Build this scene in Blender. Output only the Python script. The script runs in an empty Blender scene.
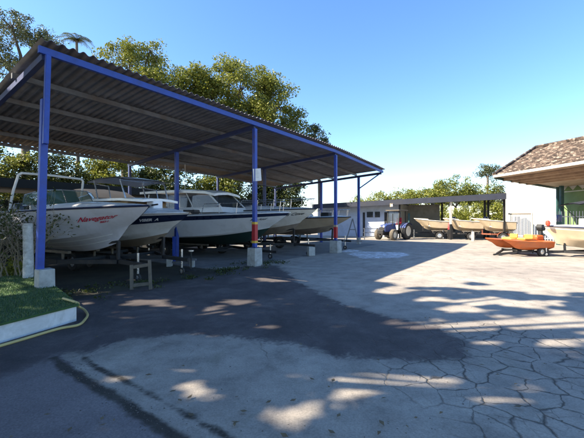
import bpy, math, random
import numpy as np
from mathutils import Vector, Matrix
R = math.radians
rnd = random.Random(7)
nrg = np.random.default_rng(11)
scene = bpy.context.scene
COL = scene.collection

# ------------------------------------------------------------------ camera, light, exposure
H = 1.6; F = 333.0                       # eye height (m), focal length in photograph pixels (584 wide)
cd = bpy.data.cameras.new('camera'); cam = bpy.data.objects.new('camera', cd); COL.objects.link(cam)
cam.location = (0, 0, H); cam.rotation_euler = (R(90), 0, 0)
cd.sensor_width = 36; cd.lens = F / 584 * 36; cd.clip_start = .05; cd.clip_end = 2000
scene.camera = cam
SUN_EL = 38.0; SUN_AZ = (-0.975, -0.22)    # sun stands to the left of the camera
wd = bpy.data.worlds.new('World'); scene.world = wd; wd.use_nodes = True
nt = wd.node_tree; bg = nt.nodes['Background']
sky = nt.nodes.new('ShaderNodeTexSky'); sky.sky_type = 'NISHITA'; sky.sun_disc = False
sky.sun_elevation = R(SUN_EL); sky.sun_rotation = math.atan2(SUN_AZ[0], SUN_AZ[1])
sky.altitude = 0; sky.air_density = 1.0; sky.dust_density = 0.4; sky.ozone_density = 2.5
hs = nt.nodes.new('ShaderNodeHueSaturation'); hs.inputs['Saturation'].default_value = 1.18; hs.inputs['Hue'].default_value = .503
nt.links.new(sky.outputs[0], hs.inputs['Color']); nt.links.new(hs.outputs[0], bg.inputs[0]); bg.inputs[1].default_value = 0.11
sl = bpy.data.lights.new('sun', 'SUN'); sl.energy = 5.0; sl.angle = R(.5); sl.color = (1, .88, .70)
so = bpy.data.objects.new('sun', sl); COL.objects.link(so)
te = math.tan(R(SUN_EL)); n_ = math.hypot(*SUN_AZ)
SUNDIR = Vector((SUN_AZ[0] / n_, SUN_AZ[1] / n_, te)).normalized()
so.rotation_euler = SUNDIR.to_track_quat('Z', 'Y').to_euler()
so.location = (-30, 0, 40)
scene.view_settings.view_transform = 'Standard'; scene.view_settings.look = 'None'
scene.view_settings.exposure = 1.7; scene.view_settings.gamma = 1
scene.view_settings.use_curve_mapping = False

def G(px, py, z=0.0):
    d = (H - z) * F / (py - 219.0); return Vector(((px - 292) / F * d, d, z))
def P(px, py, d): return Vector(((px - 292) / F * d, d, H - (py - 219) / F * d))

# ------------------------------------------------------------------ materials
def nodes_of(name):
    m = bpy.data.materials.new(name); m.use_nodes = True
    t = m.node_tree; return m, t, t.nodes['Principled BSDF']
def ramp(t, fac, stops):
    r = t.nodes.new('ShaderNodeValToRGB'); t.links.new(fac, r.inputs[0])
    e = r.color_ramp.elements
    while len(e) < len(stops): e.new(.5)
    for k, (p, c) in enumerate(stops):
        e[k].position = p; e[k].color = (*c, 1) if len(c) == 3 else c
    return r.outputs[0]
def noise(t, vec, scale, detail=4, rough=.6, dist=0):
    n = t.nodes.new('ShaderNodeTexNoise'); n.inputs['Scale'].default_value = scale
    n.inputs['Detail'].default_value = detail; n.inputs['Roughness'].default_value = rough
    n.inputs['Distortion'].default_value = dist
    if vec: t.links.new(vec, n.inputs['Vector'])
    return n.outputs[0]
def mth(t, op, a, b=None, c=None, clamp=False):
    n = t.nodes.new('ShaderNodeMath'); n.operation = op; n.use_clamp = clamp
    for k, v in enumerate((a, b, c)):
        if v is None: continue
        if isinstance(v, (int, float)): n.inputs[k].default_value = v
        else: t.links.new(v, n.inputs[k])
    return n.outputs[0]
def mixc(t, fac, a, b, mode='MIX'):
    n = t.nodes.new('ShaderNodeMix'); n.data_type = 'RGBA'; n.blend_type = mode
    for k, v in ((0, fac), (6, a), (7, b)):
        if isinstance(v, (int, float)): n.inputs[k].default_value = v
        elif isinstance(v, tuple): n.inputs[k].default_value = (*v[:3], 1)
        else: t.links.new(v, n.inputs[k])
    return n.outputs[2]
def objco(t, kind='Object'): return t.nodes.new('ShaderNodeTexCoord').outputs[kind]
def bumpy(t, b, h, strength, dist=.02):
    n = t.nodes.new('ShaderNodeBump'); n.inputs['Strength'].default_value = strength
    n.inputs['Distance'].default_value = dist
    t.links.new(h, n.inputs['Height']); t.links.new(n.outputs[0], b.inputs['Normal'])

def mat(name, col, rough=.6, metal=0, var=.25, scale=5, bump=.0, dirt=None, coat=0, dth=.5):
    m, t, b = nodes_of(name); co = objco(t)
    n = noise(t, co, scale, 6, .65)
    lo = tuple(c * (1 - var) for c in col); hi = tuple(min(1, c * (1 + var * .7)) for c in col)
    c = ramp(t, n, [(.3, lo), (.7, hi)])
    if dirt:
        d = noise(t, co, scale * .45, 8, .72, .6)
        c = mixc(t, ramp(t, d, [(dth, (0, 0, 0)), (dth + .2, (.8, .8, .8))]), c, dirt)
    t.links.new(c, b.inputs['Base Color'])
    b.inputs['Metallic'].default_value = metal
    r = mth(t, 'MULTIPLY_ADD', n, .25, rough - .12, True); t.links.new(r, b.inputs['Roughness'])
    if coat: b.inputs['Coat Weight'].default_value = coat; b.inputs['Coat Roughness'].default_value = .12
    if bump: bumpy(t, b, noise(t, co, scale * 6, 5, .7), bump)
    return m
def glass(name, col=(.10, .14, .15), alpha=.55):
    m, t, b = nodes_of(name)
    n = noise(t, objco(t), 3, 5); t.links.new(ramp(t, n, [(.3, tuple(c * .7 for c in col)), (.8, tuple(c * 1.3 for c in col))]), b.inputs['Base Color'])
    b.inputs['Roughness'].default_value = .06; b.inputs['Alpha'].default_value = alpha
    return m
def leafmat(name, stops, trans=.35, rough=.5):
    m, t, b = nodes_of(name)
    g = t.nodes.new('ShaderNodeNewGeometry')
    c = ramp(t, g.outputs['Random Per Island'], stops)
    big = noise(t, objco(t), .45, 2)
    c = mixc(t, mth(t, 'MULTIPLY', big, .5), c, stops[-1][1])
    t.links.new(c, b.inputs['Base Color']); b.inputs['Roughness'].default_value = rough
    tr = t.nodes.new('ShaderNodeBsdfTranslucent'); t.links.new(c, tr.inputs[0])
    mx = t.nodes.new('ShaderNodeMixShader'); mx.inputs[0].default_value = trans
    t.links.new(b.outputs[0], mx.inputs[1]); t.links.new(tr.outputs[0], mx.inputs[2])
    t.links.new(mx.outputs[0], t.nodes['Material Output'].inputs[0]); return m

def concrete_ground():
    m, t, b = nodes_of('weathered_concrete'); co = objco(t)
    sep = t.nodes.new('ShaderNodeSeparateXYZ'); t.links.new(co, sep.inputs[0])
    X, Y = sep.outputs[0], sep.outputs[1]
    big = noise(t, co, .35, 6, .6, .3); mid = noise(t, co, 2.2, 8, .7); fine = noise(t, co, 60, 6, .8)
    c = ramp(t, big, [(.3, (.265, .235, .205)), (.55, (.34, .306, .262)), (.75, (.385, .35, .302))])
    c = mixc(t, .75, c, ramp(t, mid, [(.28, (.40, .40, .41)), (.5, (.92, .92, .92)), (.72, (1.25, 1.24, 1.22))]), 'MULTIPLY')
    c = mixc(t, .85, c, ramp(t, fine, [(.3, (.6, .6, .6)), (.5, (1, 1, 1)), (.7, (1.3, 1.3, 1.3))]), 'MULTIPLY')
    # moss film in patches
    ms = noise(t, co, .8, 7, .72, .8)
    c = mixc(t, ramp(t, ms, [(.56, (0, 0, 0)), (.72, (.38, .38, .38))]), c, (.13, .135, .085))
    # alligator cracks, strongest in the worn corner to the right
    wv = t.nodes.new('ShaderNodeVectorMath'); wv.operation = 'MULTIPLY_ADD'
    nz = t.nodes.new('ShaderNodeTexNoise'); nz.inputs['Scale'].default_value = 2.6; nz.inputs['Detail'].default_value = 5
    t.links.new(co, nz.inputs['Vector']); t.links.new(nz.outputs['Color'], wv.inputs[0])
    wv.inputs[1].default_value = (.26, .26, 0); t.links.new(co, wv.inputs[2])
    def cracks(scale, width):
        v = t.nodes.new('ShaderNodeTexVoronoi'); v.feature = 'DISTANCE_TO_EDGE'; v.inputs['Scale'].default_value = scale
        v.voronoi_dimensions = '2D'
        t.links.new(wv.outputs[0], v.inputs['Vector'])
        wn = mth(t, 'MULTIPLY', ramp(t, noise(t, co, 3.7, 5, .7), [(.36, (.05, .05, .05)), (.68, (1.1, 1.1, 1.1))]), width * 1.15)
        mr = t.nodes.new('ShaderNodeMapRange'); t.links.new(v.outputs['Distance'], mr.inputs[0])
        mr.inputs[1].default_value = 0; t.links.new(wn, mr.inputs[2]); mr.inputs[3].default_value = 1; mr.inputs[4].default_value = 0
        return mr.outputs[0]
    def blob(cx, cy, rx, ry, hard=.8):
        dx = mth(t, 'DIVIDE', mth(t, 'SUBTRACT', X, cx), rx); dy = mth(t, 'DIVIDE', mth(t, 'SUBTRACT', Y, cy), ry)
        d = mth(t, 'ADD', mth(t, 'MULTIPLY', dx, dx), mth(t, 'MULTIPLY', dy, dy))
        d = mth(t, 'ADD', d, mth(t, 'MULTIPLY_ADD', big, 2.4, -1.2))
        d = mth(t, 'ADD', d, mth(t, 'MULTIPLY_ADD', mid, .9, -.45))
        return mth(t, 'MULTIPLY', mth(t, 'SUBTRACT', 1.35, d), hard, clamp=True)
    near = blob(2.5, 3.5, 1.55, 1.5, 1.3)
    ck = mth(t, 'MULTIPLY', mth(t, 'MAXIMUM', cracks(3.3, .075), mth(t, 'MULTIPLY', cracks(6.1, .06), ramp(t, noise(t, co, 2.1, 4), [(.5, (0, 0, 0)), (.62, (.55, .55, .55))]))), near, clamp=True)
    wide = blob(1.0, 4.4, 3.6, 1.0, .6)
    ck2 = mth(t, 'MULTIPLY', cracks(1.25, .03), mth(t, 'MULTIPLY', mth(t, 'MULTIPLY', wide, .9), ramp(t, noise(t, co, 1.7, 3), [(.48, (0, 0, 0)), (.62, (1, 1, 1))])), clamp=True)
    ck = mth(t, 'MAXIMUM', ck, ck2)
    c = mixc(t, mth(t, 'MULTIPLY', ck, .92), c, (.035, .034, .032))
    # worn zones of the yard and a painted puddle reflection: signed distances stored on the mesh, edges broken up by noise
    n3 = noise(t, co, 3.2, 7, .7, .5); n14 = noise(t, co, 15, 5, .7)
    rag = mth(t, 'ADD', mth(t, 'MULTIPLY_ADD', n3, .5, -.25), mth(t, 'MULTIPLY_ADD', n14, .22, -.11))
    def zone(nm, amp=1.0, soft=.03, shift=0.0):
        at = t.nodes.new('ShaderNodeAttribute'); at.attribute_name = nm
        d = mth(t, 'ADD', mth(t, 'SUBTRACT', at.outputs['Fac'], 1 - shift), mth(t, 'MULTIPLY', rag, amp))
        mr = t.nodes.new('ShaderNodeMapRange'); mr.interpolation_type = 'SMOOTHSTEP'; t.links.new(d, mr.inputs[0])
        mr.inputs[1].default_value = -soft; mr.inputs[2].default_value = soft; return mr.outputs[0]
    blot = noise(t, co, 1.1, 7, .68, .4)
    grain = ramp(t, fine, [(.3, (.6, .6, .6)), (.5, (1, 1, 1)), (.75, (1.7, 1.7, 1.7))])
    def tone(lo, md, hi): return mixc(t, .9, ramp(t, blot, [(.3, lo), (.5, md), (.72, hi)]), grain, 'MULTIPLY')
    c = mixc(t, zone('slab', .25, .02), c, tone((.125, .108, .110), (.165, .145, .146), (.21, .188, .184)))
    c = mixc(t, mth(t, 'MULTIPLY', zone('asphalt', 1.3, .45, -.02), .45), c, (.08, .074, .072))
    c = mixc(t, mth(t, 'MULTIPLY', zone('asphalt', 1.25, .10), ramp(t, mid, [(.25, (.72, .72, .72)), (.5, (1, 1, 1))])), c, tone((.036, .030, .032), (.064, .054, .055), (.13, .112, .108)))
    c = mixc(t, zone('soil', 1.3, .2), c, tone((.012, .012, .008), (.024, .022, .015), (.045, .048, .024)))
    c = mixc(t, zone('floor', .5, .08), c, tone((.10, .10, .10), (.15, .15, .15), (.21, .21, .20)))
    c = mixc(t, mth(t, 'MULTIPLY', zone('pale', 1.3, .12), ramp(t, noise(t, co, 2.4, 6, .75, 1.5), [(.38, (0, 0, 0)), (.58, (1, 1, 1))])), c, (.70, .70, .72))  # whitish colour paints in the sky reflection of a puddle
    c = mixc(t, zone('seam', .30, .03), c, tone((.02, .018, .014), (.035, .03, .024), (.07, .062, .05)))
    t.links.new(c, b.inputs['Base Color']); b.inputs['Roughness'].default_value = .92
    h = mth(t, 'SUBTRACT', mth(t, 'MULTIPLY_ADD', fine, .3, mth(t, 'MULTIPLY', mid, .5)), mth(t, 'MULTIPLY', ck, 1.4))
    bumpy(t, b, h, .55, .03); return m
def patch_mat(name, lo, mid_, hi, rough=.85, sc=1.0):
    m, t, b = nodes_of(name); co = objco(t)
    big = noise(t, co, .6 * sc, 6, .62, .4); fine = noise(t, co, 70, 5, .8); md = noise(t, co, 4 * sc, 7, .7)
    c = ramp(t, big, [(.3, lo), (.5, mid_), (.72, hi)])
    c = mixc(t, .8, c, ramp(t, md, [(.3, (.6, .6, .6)), (.7, (1.25, 1.25, 1.25))]), 'MULTIPLY')
    c = mixc(t, .8, c, ramp(t, fine, [(.3, (.55, .55, .55)), (.5, (1, 1, 1)), (.72, (1.6, 1.6, 1.6))]), 'MULTIPLY')
    t.links.new(c, b.inputs['Base Color']); t.links.new(mth(t, 'MULTIPLY_ADD', md, .2, rough - .1), b.inputs['Roughness'])
    bumpy(t, b, mth(t, 'MULTIPLY_ADD', fine, .4, md), .5, .02); return m

M = {}
M['ground'] = concrete_ground()
M['asphalt'] = patch_mat('dark_asphalt', (.028, .026, .024), (.045, .041, .037), (.075, .068, .058))
M['slab'] = patch_mat('grey_slab', (.10, .092, .084), (.135, .125, .112), (.17, .158, .14))
M['soil'] = patch_mat('dark_soil', (.018, .018, .012), (.035, .033, .02), (.055, .06, .028), .95)
M['shedfloor'] = patch_mat('shed_floor', (.12, .12, .115), (.18, .18, .17), (.24, .24, .225), .75)
M['blue'] = mat('blue_paint', (.018, .060, .34), .5, 0, .25, 5, .06, (.075, .05, .05), 0, .55)
M['blue_dark'] = mat('dark_blue_paint', (.022, .038, .13), .5, 0, .3, 4, .05, (.04, .035, .04))
M['steel'] = mat('galvanised_purlin', (.15, .165, .19), .5, .3, .3, 3, .02, (.12, .09, .07))
M['roof'] = mat('old_corrugated_sheet', (.20, .195, .20), .6, .15, .4, 1.3, .05, (.13, .10, .085))
M['white'] = mat('white_gelcoat', (.70, .71, .72), .3, 0, .06, 2.5, 0, (.5, .5, .47), .3)
M['white2'] = mat('cream_gelcoat', (.66, .63, .56), .35, 0, .08, 2.5, 0, (.5, .44, .34), .25)
M['bluish'] = mat('pale_grey_gelcoat', (.50, .50, .54), .35, 0, .10, 2, 0, (.36, .35, .34), .25)
M['tanhull'] = mat('tan_stained_hull', (.52, .41, .28), .4, 0, .12, 2.5, 0, (.36, .25, .15), .2)
M['cream'] = mat('cream_painted_hull', (.40, .32, .22), .45, 0, .12, 3, 0, (.40, .29, .17))
M['navy'] = mat('navy_paint', (.012, .02, .055), .3, 0, .2, 4, 0, None, .3)
M['green_bottom'] = mat('dark_green_antifouling', (.012, .035, .03), .6, 0, .35, 3, .03)
M['brown_bottom'] = mat('worn_bottom_paint', (.26, .21, .16), .6, 0, .25, 3, .02, (.14, .11, .08))
M['black'] = mat('black_rubber', (.02, .02, .02), .75, 0, .3, 6, .04, (.05, .045, .04))
M['dark'] = mat('dark_steel', (.020, .021, .023), .6, .3, .3, 5, .04, (.06, .045, .035))
M['chrome'] = mat('stainless_tube', (.62, .63, .65), .25, .9, .1, 9)
M['canvas'] = mat('navy_canvas', (.010, .012, .020), .9, 0, .25, 6, .06)
M['red'] = mat('red_paint', (.42, .018, .025), .5, 0, .15, 7, .03, (.25, .03, .03))
M['rusty'] = mat('rusty_steel', (.20, .06, .03), .8, 0, .35, 8, .1)
M['yellow'] = mat('yellow_paint', (.62, .40, .05), .5, 0, .15, 7, .03)
M['redletter'] = mat('red_lettering', (.42, .012, .04), .5, 0, .05)
M['blackletter'] = mat('black_lettering', (.02, .02, .025), .5, 0, .05)
M['whiteletter'] = mat('white_lettering', (.75, .76, .78), .5, 0, .05)
M['pad'] = mat('footing_concrete', (.40, .40, .38), .85, 0, .25, 7, .2, (.2, .2, .17))
M['whitewash'] = mat('whitewashed_wall', (.66, .66, .66), .8, 0, .12, 4, .15, (.38, .38, .35))
M['turf'] = mat('artificial_turf', (.045, .10, .028), .95, 0, .3, 14, .5, (.035, .06, .015))
M['hose'] = mat('yellow_hose', (.50, .40, .16), .5, 0, .1, 8)
M['glass'] = glass('smoked_glass', (.05, .06, .07), .78); M['glass_clear'] = glass('greenish_glass', (.06, .13, .10), .6)
M['wood'] = mat('grey_timber', (.13, .11, .085), .85, 0, .35, 9, .2)
M['bark'] = mat('tree_bark', (.13, .105, .08), .95, 0, .4, 7, .5)
M['twig'] = mat('dry_twig', (.24, .20, .14), .95, 0, .35, 12, .1)
M['tan'] = mat('tan_upholstery', (.26, .17, .08), .7, 0, .3, 5)
M['tractor_blue'] = mat('tractor_blue', (.028, .06, .21), .45, 0, .2, 5, 0, (.13, .12, .12), .15, .45)
M['dusty'] = mat('dusty_tyre', (.10, .085, .065), .9, 0, .35, 6, .1, (.28, .23, .16))
M['rim'] = mat('pale_rim', (.62, .57, .46), .5, 0, .15, 6, 0, (.35, .28, .18))
M['orange'] = mat('orange_plastic', (.52, .115, .025), .45, 0, .2, 4, 0, (.40, .13, .05), .1, .48)
M['yellow_seat'] = mat('yellow_plastic', (.60, .36, .07), .45, 0, .12, 5)
M['redseat'] = mat('red_vinyl', (.62, .06, .03), .45, 0, .12, 5)
M['shed_roof'] = mat('dark_blue_fascia', (.011, .016, .034), .6, 0, .3, 2, .04, (.022, .024, .03))
M['shed_wall'] = mat('pale_blue_wall', (.42, .48, .60), .8, 0, .12, 1.5, .1, (.30, .34, .42))
M['grey_wall'] = mat('grey_render', (.30, .29, .27), .9, 0, .18, 2, .15, (.16, .16, .13))
M['bright_wall'] = mat('bright_white_wall', (.62, .63, .59), .85, 0, .14, 1.4, .15, (.42, .44, .38), 0, .52)
M['green_wall'] = mat('green_painted_wall', (.17, .25, .11), .8, 0, .15, 2, .1, (.10, .18, .05))
M['teal'] = mat('dark_teal_steel', (.025, .075, .075), .5, 0, .25, 5, .03, (.06, .08, .08))
M['soffit'] = mat('soffit_boards', (.42, .30, .20), .8, 0, .25, 2.5, .1, (.24, .16, .10))
M['gutter'] = mat('pale_gutter', (.58, .50, .42), .7, 0, .15, 4, .05, (.40, .30, .22))
def tile_mat():
    m, t, b = nodes_of('mottled_roof_tiles'); co = objco(t)
    v = t.nodes.new('ShaderNodeTexVoronoi'); v.inputs['Scale'].default_value = 6.5; t.links.new(co, v.inputs['Vector'])
    s = t.nodes.new('ShaderNodeSeparateColor'); t.links.new(v.outputs['Color'], s.inputs[0])
    c = ramp(t, s.outputs[0], [(0, (.025, .018, .014)), (.4, (.062, .042, .032)), (.75, (.13, .09, .068)), (1, (.30, .25, .20))])
    c = mixc(t, .6, c, ramp(t, noise(t, co, 1.2, 6), [(.3, (.6, .6, .6)), (.7, (1.15, 1.15, 1.15))]), 'MULTIPLY')
    t.links.new(c, b.inputs['Base Color']); b.inputs['Roughness'].default_value = .9
    bumpy(t, b, v.outputs['Distance'], .5, .05); return m
M['tile'] = tile_mat()
def translucent_sheet():
    m, t, b = nodes_of('light_strip_translucent'); co = objco(t)
    c = ramp(t, noise(t, co, 1.1, 6), [(.3, (.16, .135, .11)), (.7, (.30, .26, .215))])
    t.links.new(c, b.inputs['Base Color']); b.inputs['Roughness'].default_value = .5
    tr = t.nodes.new('ShaderNodeBsdfTranslucent'); t.links.new(c, tr.inputs[0])
    mx = t.nodes.new('ShaderNodeMixShader'); mx.inputs[0].default_value = .4
    t.links.new(b.outputs[0], mx.inputs[1]); t.links.new(tr.outputs[0], mx.inputs[2])
    t.links.new(mx.outputs[0], t.nodes['Material Output'].inputs[0]); return m
M['sheet'] = translucent_sheet()
def water_mat():
    m, t, b = nodes_of('puddle_water'); b.inputs['Base Color'].default_value = (.06, .06, .06, 1)
    b.inputs['Roughness'].default_value = .08; b.inputs['IOR'].default_value = 1.33
    n = noise(t, objco(t), 9, 4); bumpy(t, b, n, .12, .01)
    t.links.new(ramp(t, noise(t, objco(t), 2, 5), [(.3, (.05, .05, .05)), (.7, (.12, .115, .1))]), b.inputs['Base Color']); return m
M['water'] = water_mat()
M['leaf_olive'] = leafmat('olive_leaves', [(0, (.042, .070, .010)), (.5, (.12, .155, .022)), (1, (.28, .275, .045))])
M['leaf_dark'] = leafmat('dark_leaves', [(0, (.018, .032, .010)), (.5, (.04, .06, .014)), (1, (.085, .10, .02))])
M['leaf_feather'] = leafmat('feathery_leaves', [(0, (.03, .045, .018)), (.5, (.06, .08, .03)), (1, (.12, .13, .05))])
M['leaf_bright'] = leafmat('bright_leaves', [(0, (.07, .10, .014)), (.5, (.16, .19, .025)), (1, (.30, .30, .05))])

# ------------------------------------------------------------------ mesh building
FRAME = {}
def thing(name, label, cat, loc=(0, 0, 0), rz=0.0, group=None):
    o = bpy.data.objects.new(name, None); COL.objects.link(o); o.empty_display_size = .3
    o.location = loc; o.rotation_euler = (0, 0, rz); o['label'] = label; o['category'] = cat
    if group: o['group'] = group
    FRAME[o.name] = (Matrix.Translation(Vector(loc)) @ Matrix.Rotation(rz, 4, 'Z')).inverted()
    return o
def tag(o, label, cat, group=None, kind=None):
    if label: o['label'] = label; o['category'] = cat
    if group: o['group'] = group
    if kind: o['kind'] = kind
    return o
class MB:
    def __init__(s): s.v = []; s.f = []
    def add(s, vs, fs):
        k = len(s.v); s.v += [Vector(p) for p in vs]; s.f += [tuple(i + k for i in f) for f in fs]; return s
    def box(s, c, d, rot=None):
        c = Vector(c); hx, hy, hz = d[0] / 2, d[1] / 2, d[2] / 2; pts = []
        for z in (-hz, hz):
            for x, y in ((-hx, -hy), (hx, -hy), (hx, hy), (-hx, hy)):
                p = Vector((x, y, z));  p = rot @ p if rot else p; pts.append(c + p)
        return s.add(pts, [(3, 2, 1, 0), (4, 5, 6, 7), (0, 1, 5, 4), (1, 2, 6, 5), (2, 3, 7, 6), (3, 0, 4, 7)])
    def bar(s, p, q, w, h=None, up=(0, 0, 1)):
        p, q = Vector(p), Vector(q); h = h or w; a = (q - p).normalized(); u = Vector(up)
        if abs(a.dot(u)) > .98: u = Vector((1, 0, 0))
        b = a.cross(u).normalized(); c = b.cross(a)
        pts = [e + b * x * w / 2 + c * y * h / 2 for e in (p, q) for x, y in ((-1, -1), (1, -1), (1, 1), (-1, 1))]
        return s.add(pts, [(3, 2, 1, 0), (4, 5, 6, 7), (0, 1, 5, 4), (1, 2, 6, 5), (2, 3, 7, 6), (3, 0, 4, 7)])
    def tube(s, pts, r, n=8):
        pts = [Vector(p) for p in pts]; rs = r if isinstance(r, (list, tuple)) else [r] * len(pts); rings = []
        prev = None
        for i, p in enumerate(pts):
            a = (pts[min(i + 1, len(pts) - 1)] - pts[max(i - 1, 0)]).normalized()
            if prev is None:
                u = Vector((0, 0, 1)) if abs(a.z) < .9 else Vector((1, 0, 0)); b = a.cross(u).normalized()
            else: b = (prev - a * prev.dot(a)).normalized()
            prev = b; c = a.cross(b)
            rings.append([p + (b * math.cos(2 * math.pi * k / n) + c * math.sin(2 * math.pi * k / n)) * rs[i] for k in range(n)])
        vs = [p for g in rings for p in g]; fs = []
        for i in range(len(pts) - 1):
            for k in range(n):
                fs.append((i * n + k, i * n + (k + 1) % n, (i + 1) * n + (k + 1) % n, (i + 1) * n + k))
        fs.append(tuple(range(n - 1, -1, -1))); fs.append(tuple((len(pts) - 1) * n + k for k in range(n)))
        return s.add(vs, fs)
    def lathe(s, prof, c, axis, n=24):
        c = Vector(c); a = Vector(axis).normalized(); u = Vector((0, 0, 1)) if abs(a.z) < .9 else Vector((1, 0, 0))
        b = a.cross(u).normalized(); d = a.cross(b); vs = []; fs = []
        for (r, t) in prof:
            for k in range(n):
                g = 2 * math.pi * k / n; vs.append(c + a * t + (b * math.cos(g) + d * math.sin(g)) * r)
        for i in range(len(prof) - 1):
            for k in range(n): fs.append((i * n + k, (i + 1) * n + k, (i + 1) * n + (k + 1) % n, i * n + (k + 1) % n))
        fs.append(tuple(range(n))); fs.append(tuple((len(prof) - 1) * n + k for k in range(n - 1, -1, -1)))
        return s.add(vs, fs)
    def ring(s, prof, c, axis, n=24):
        k = len(s.f); s.lathe(prof + [prof[0]], c, axis, n); del s.f[-2:]; return s
    def grid(s, rows, flip=False):
        n = len(rows[0]); vs = [p for r in rows for p in r]; fs = []
        for i in range(len(rows) - 1):
            for k in range(n - 1):
                q = (i * n + k, i * n + k + 1, (i + 1) * n + k + 1, (i + 1) * n + k); fs.append(q[::-1] if flip else q)
        return s.add(vs, fs)
    def poly(s, pts): return s.add(pts, [tuple(range(len(pts)))])
    def prism(s, pts, h):
        h = Vector(h); n = len(pts); b = [Vector(p) for p in pts]; vs = b + [p + h for p in b]
        return s.add(vs, [tuple(range(n - 1, -1, -1)), tuple(range(n, 2 * n))] + [(i, (i + 1) % n, (i + 1) % n + n, i + n) for i in range(n)])
    def build(s, name, m, parent=None, world=False, smooth=False, bevel=0, ang=35):
        me = bpy.data.meshes.new(name); v = s.v
        if world and parent is not None:
            T = FRAME[parent.name]; v = [T @ p for p in v]
        me.from_pydata([tuple(p) for p in v], [], s.f); me.materials.append(m); me.update()
        if smooth:
            me.polygons.foreach_set('use_smooth', [True] * len(me.polygons)); me.set_sharp_from_angle(angle=R(ang))
        o = bpy.data.objects.new(name, me); COL.objects.link(o)
        if parent is not None: o.parent = parent
        if bevel:
            b = o.modifiers.new('bevel', 'BEVEL'); b.width = bevel; b.segments = 2; b.limit_method = 'ANGLE'
        return o
def copy_tree(o, parent=None):
    c = o.copy(); COL.objects.link(c)
    if parent is not None: c.parent = parent
    for ch in list(o.children): copy_tree(ch, c)
    return c
def vnoise(seed):
    tb = np.random.default_rng(seed).random((64, 64))
    def f(x, y):
        xi, yi = math.floor(x), math.floor(y); fx, fy = x - xi, y - yi
        fx = fx * fx * (3 - 2 * fx); fy = fy * fy * (3 - 2 * fy)
        g = lambda a, b: tb[a % 64, b % 64]
        return (g(xi, yi) * (1 - fx) + g(xi + 1, yi) * fx) * (1 - fy) + (g(xi, yi + 1) * (1 - fx) + g(xi + 1, yi + 1) * fx) * fy
    return f
NA, NB = vnoise(3), vnoise(5)
def ragged(pts, z, amp=.12, step=.12, closed=True):
    out = []; n = len(pts)
    for i in range(n):
        p, q = Vector(pts[i]), Vector(pts[(i + 1) % n]); L = (q - p).length; k = max(1, int(L / step))
        nn = Vector((-(q - p).y, (q - p).x, 0)).normalized()
        for j in range(k):
            a = p.lerp(q, j / k)
            w = (NA(a.x * 1.3, a.y * 1.3) - .5) * 2 + (NB(a.x * 5, a.y * 5) - .5) * 1.1 + (NA(a.x * 16, a.y * 16) - .5) * .5
            a = a + nn * w * amp; out.append((a.x, a.y, z))
    return out
def sheet(name, pts, z, m, amp=.12, step=.12):
    r = ragged(pts, z, amp, step)
    # fill with a fan-free tessellation
    from mathutils.geometry import tessellate_polygon
    tri = tessellate_polygon([[Vector(p) for p in r]])
    b = MB(); b.add(r, [tuple(t) for t in tri])
    o = b.build(name, m)
    me = o.data
    fl = [p for p in me.polygons if p.normal.z < 0]
    for p in fl: p.flip()
    me.update(); o['kind'] = 'structure'; return o

# ------------------------------------------------------------------ ground sheets
g = MB(); S = 500
g.grid([[(x, y, 0) for x in (-S, -60, -20, 20, 60, S)] for y in (-S, -40, 0, 30, 60, S)], flip=True).build('ground', M['ground'])['kind'] = 'structure'
U = Vector((.6, .8, 0)); V = Vector((-.8, .6, 0)); P1 = Vector((-4.87, 6.56, 0))
def sp(s, t, z=0): return P1 + U * s + V * t + Vector((0, 0, z))
gp = lambda *l: [G(a, b) for a, b in l]
def sdist(X, Y, poly):
    """signed distance to a polygon, positive inside"""
    d = np.full(X.shape, 1e9); ins = np.zeros(X.shape, bool); n = len(poly)
    for i in range(n):
        ax, ay = poly[i][0], poly[i][1]; bx, by = poly[(i + 1) % n][0], poly[(i + 1) % n][1]
        ux, uy = bx - ax, by - ay; k = np.clip(((X - ax) * ux + (Y - ay) * uy) / (ux * ux + uy * uy + 1e-12), 0, 1)
        d = np.minimum(d, np.hypot(X - ax - k * ux, Y - ay - k * uy))
        if abs(uy) > 1e-9:
            hit = ((ay > Y) != (by > Y)) & (X < ax + (Y - ay) / uy * ux); ins ^= hit
    return np.where(ins, d, -d)
def linedist(X, Y, pts, w):
    d = np.full(X.shape, 1e9)
    for p, q in zip(pts, pts[1:]):
        ux, uy = q[0] - p[0], q[1] - p[1]; k = np.clip(((X - p[0]) * ux + (Y - p[1]) * uy) / (ux * ux + uy * uy), 0, 1)
        d = np.minimum(d, np.hypot(X - p[0] - k * ux, Y - p[1] - k * uy))
    return w - d
xs = np.concatenate([np.arange(-16, -6, .25), np.arange(-6, 6, .035), np.arange(6, 22, .25)]); ys = np.concatenate([np.arange(.6, 7, .035), np.arange(7, 14, .12), np.arange(14, 30, .25)])
YY, XX = np.meshgrid(ys, xs, indexing='ij'); nx, ny = len(xs), len(ys)
me = bpy.data.meshes.new('paved_yard'); me.vertices.add(nx * ny)
me.vertices.foreach_set('co', np.stack([XX, YY, np.full(XX.shape, .004)], -1).reshape(-1))
q = (np.arange(ny - 1)[:, None] * nx + np.arange(nx - 1)[None]).reshape(-1)
idx = np.stack([q, q + 1, q + nx + 1, q + nx], -1).reshape(-1).astype(np.int32)
me.loops.add(len(idx)); me.loops.foreach_set('vertex_index', idx); me.polygons.add(len(q)); me.polygons.foreach_set('loop_start', np.arange(0, len(idx), 4, dtype=np.int32))
me.update(calc_edges=True); me.validate(); me.materials.append(M['ground'])
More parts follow.
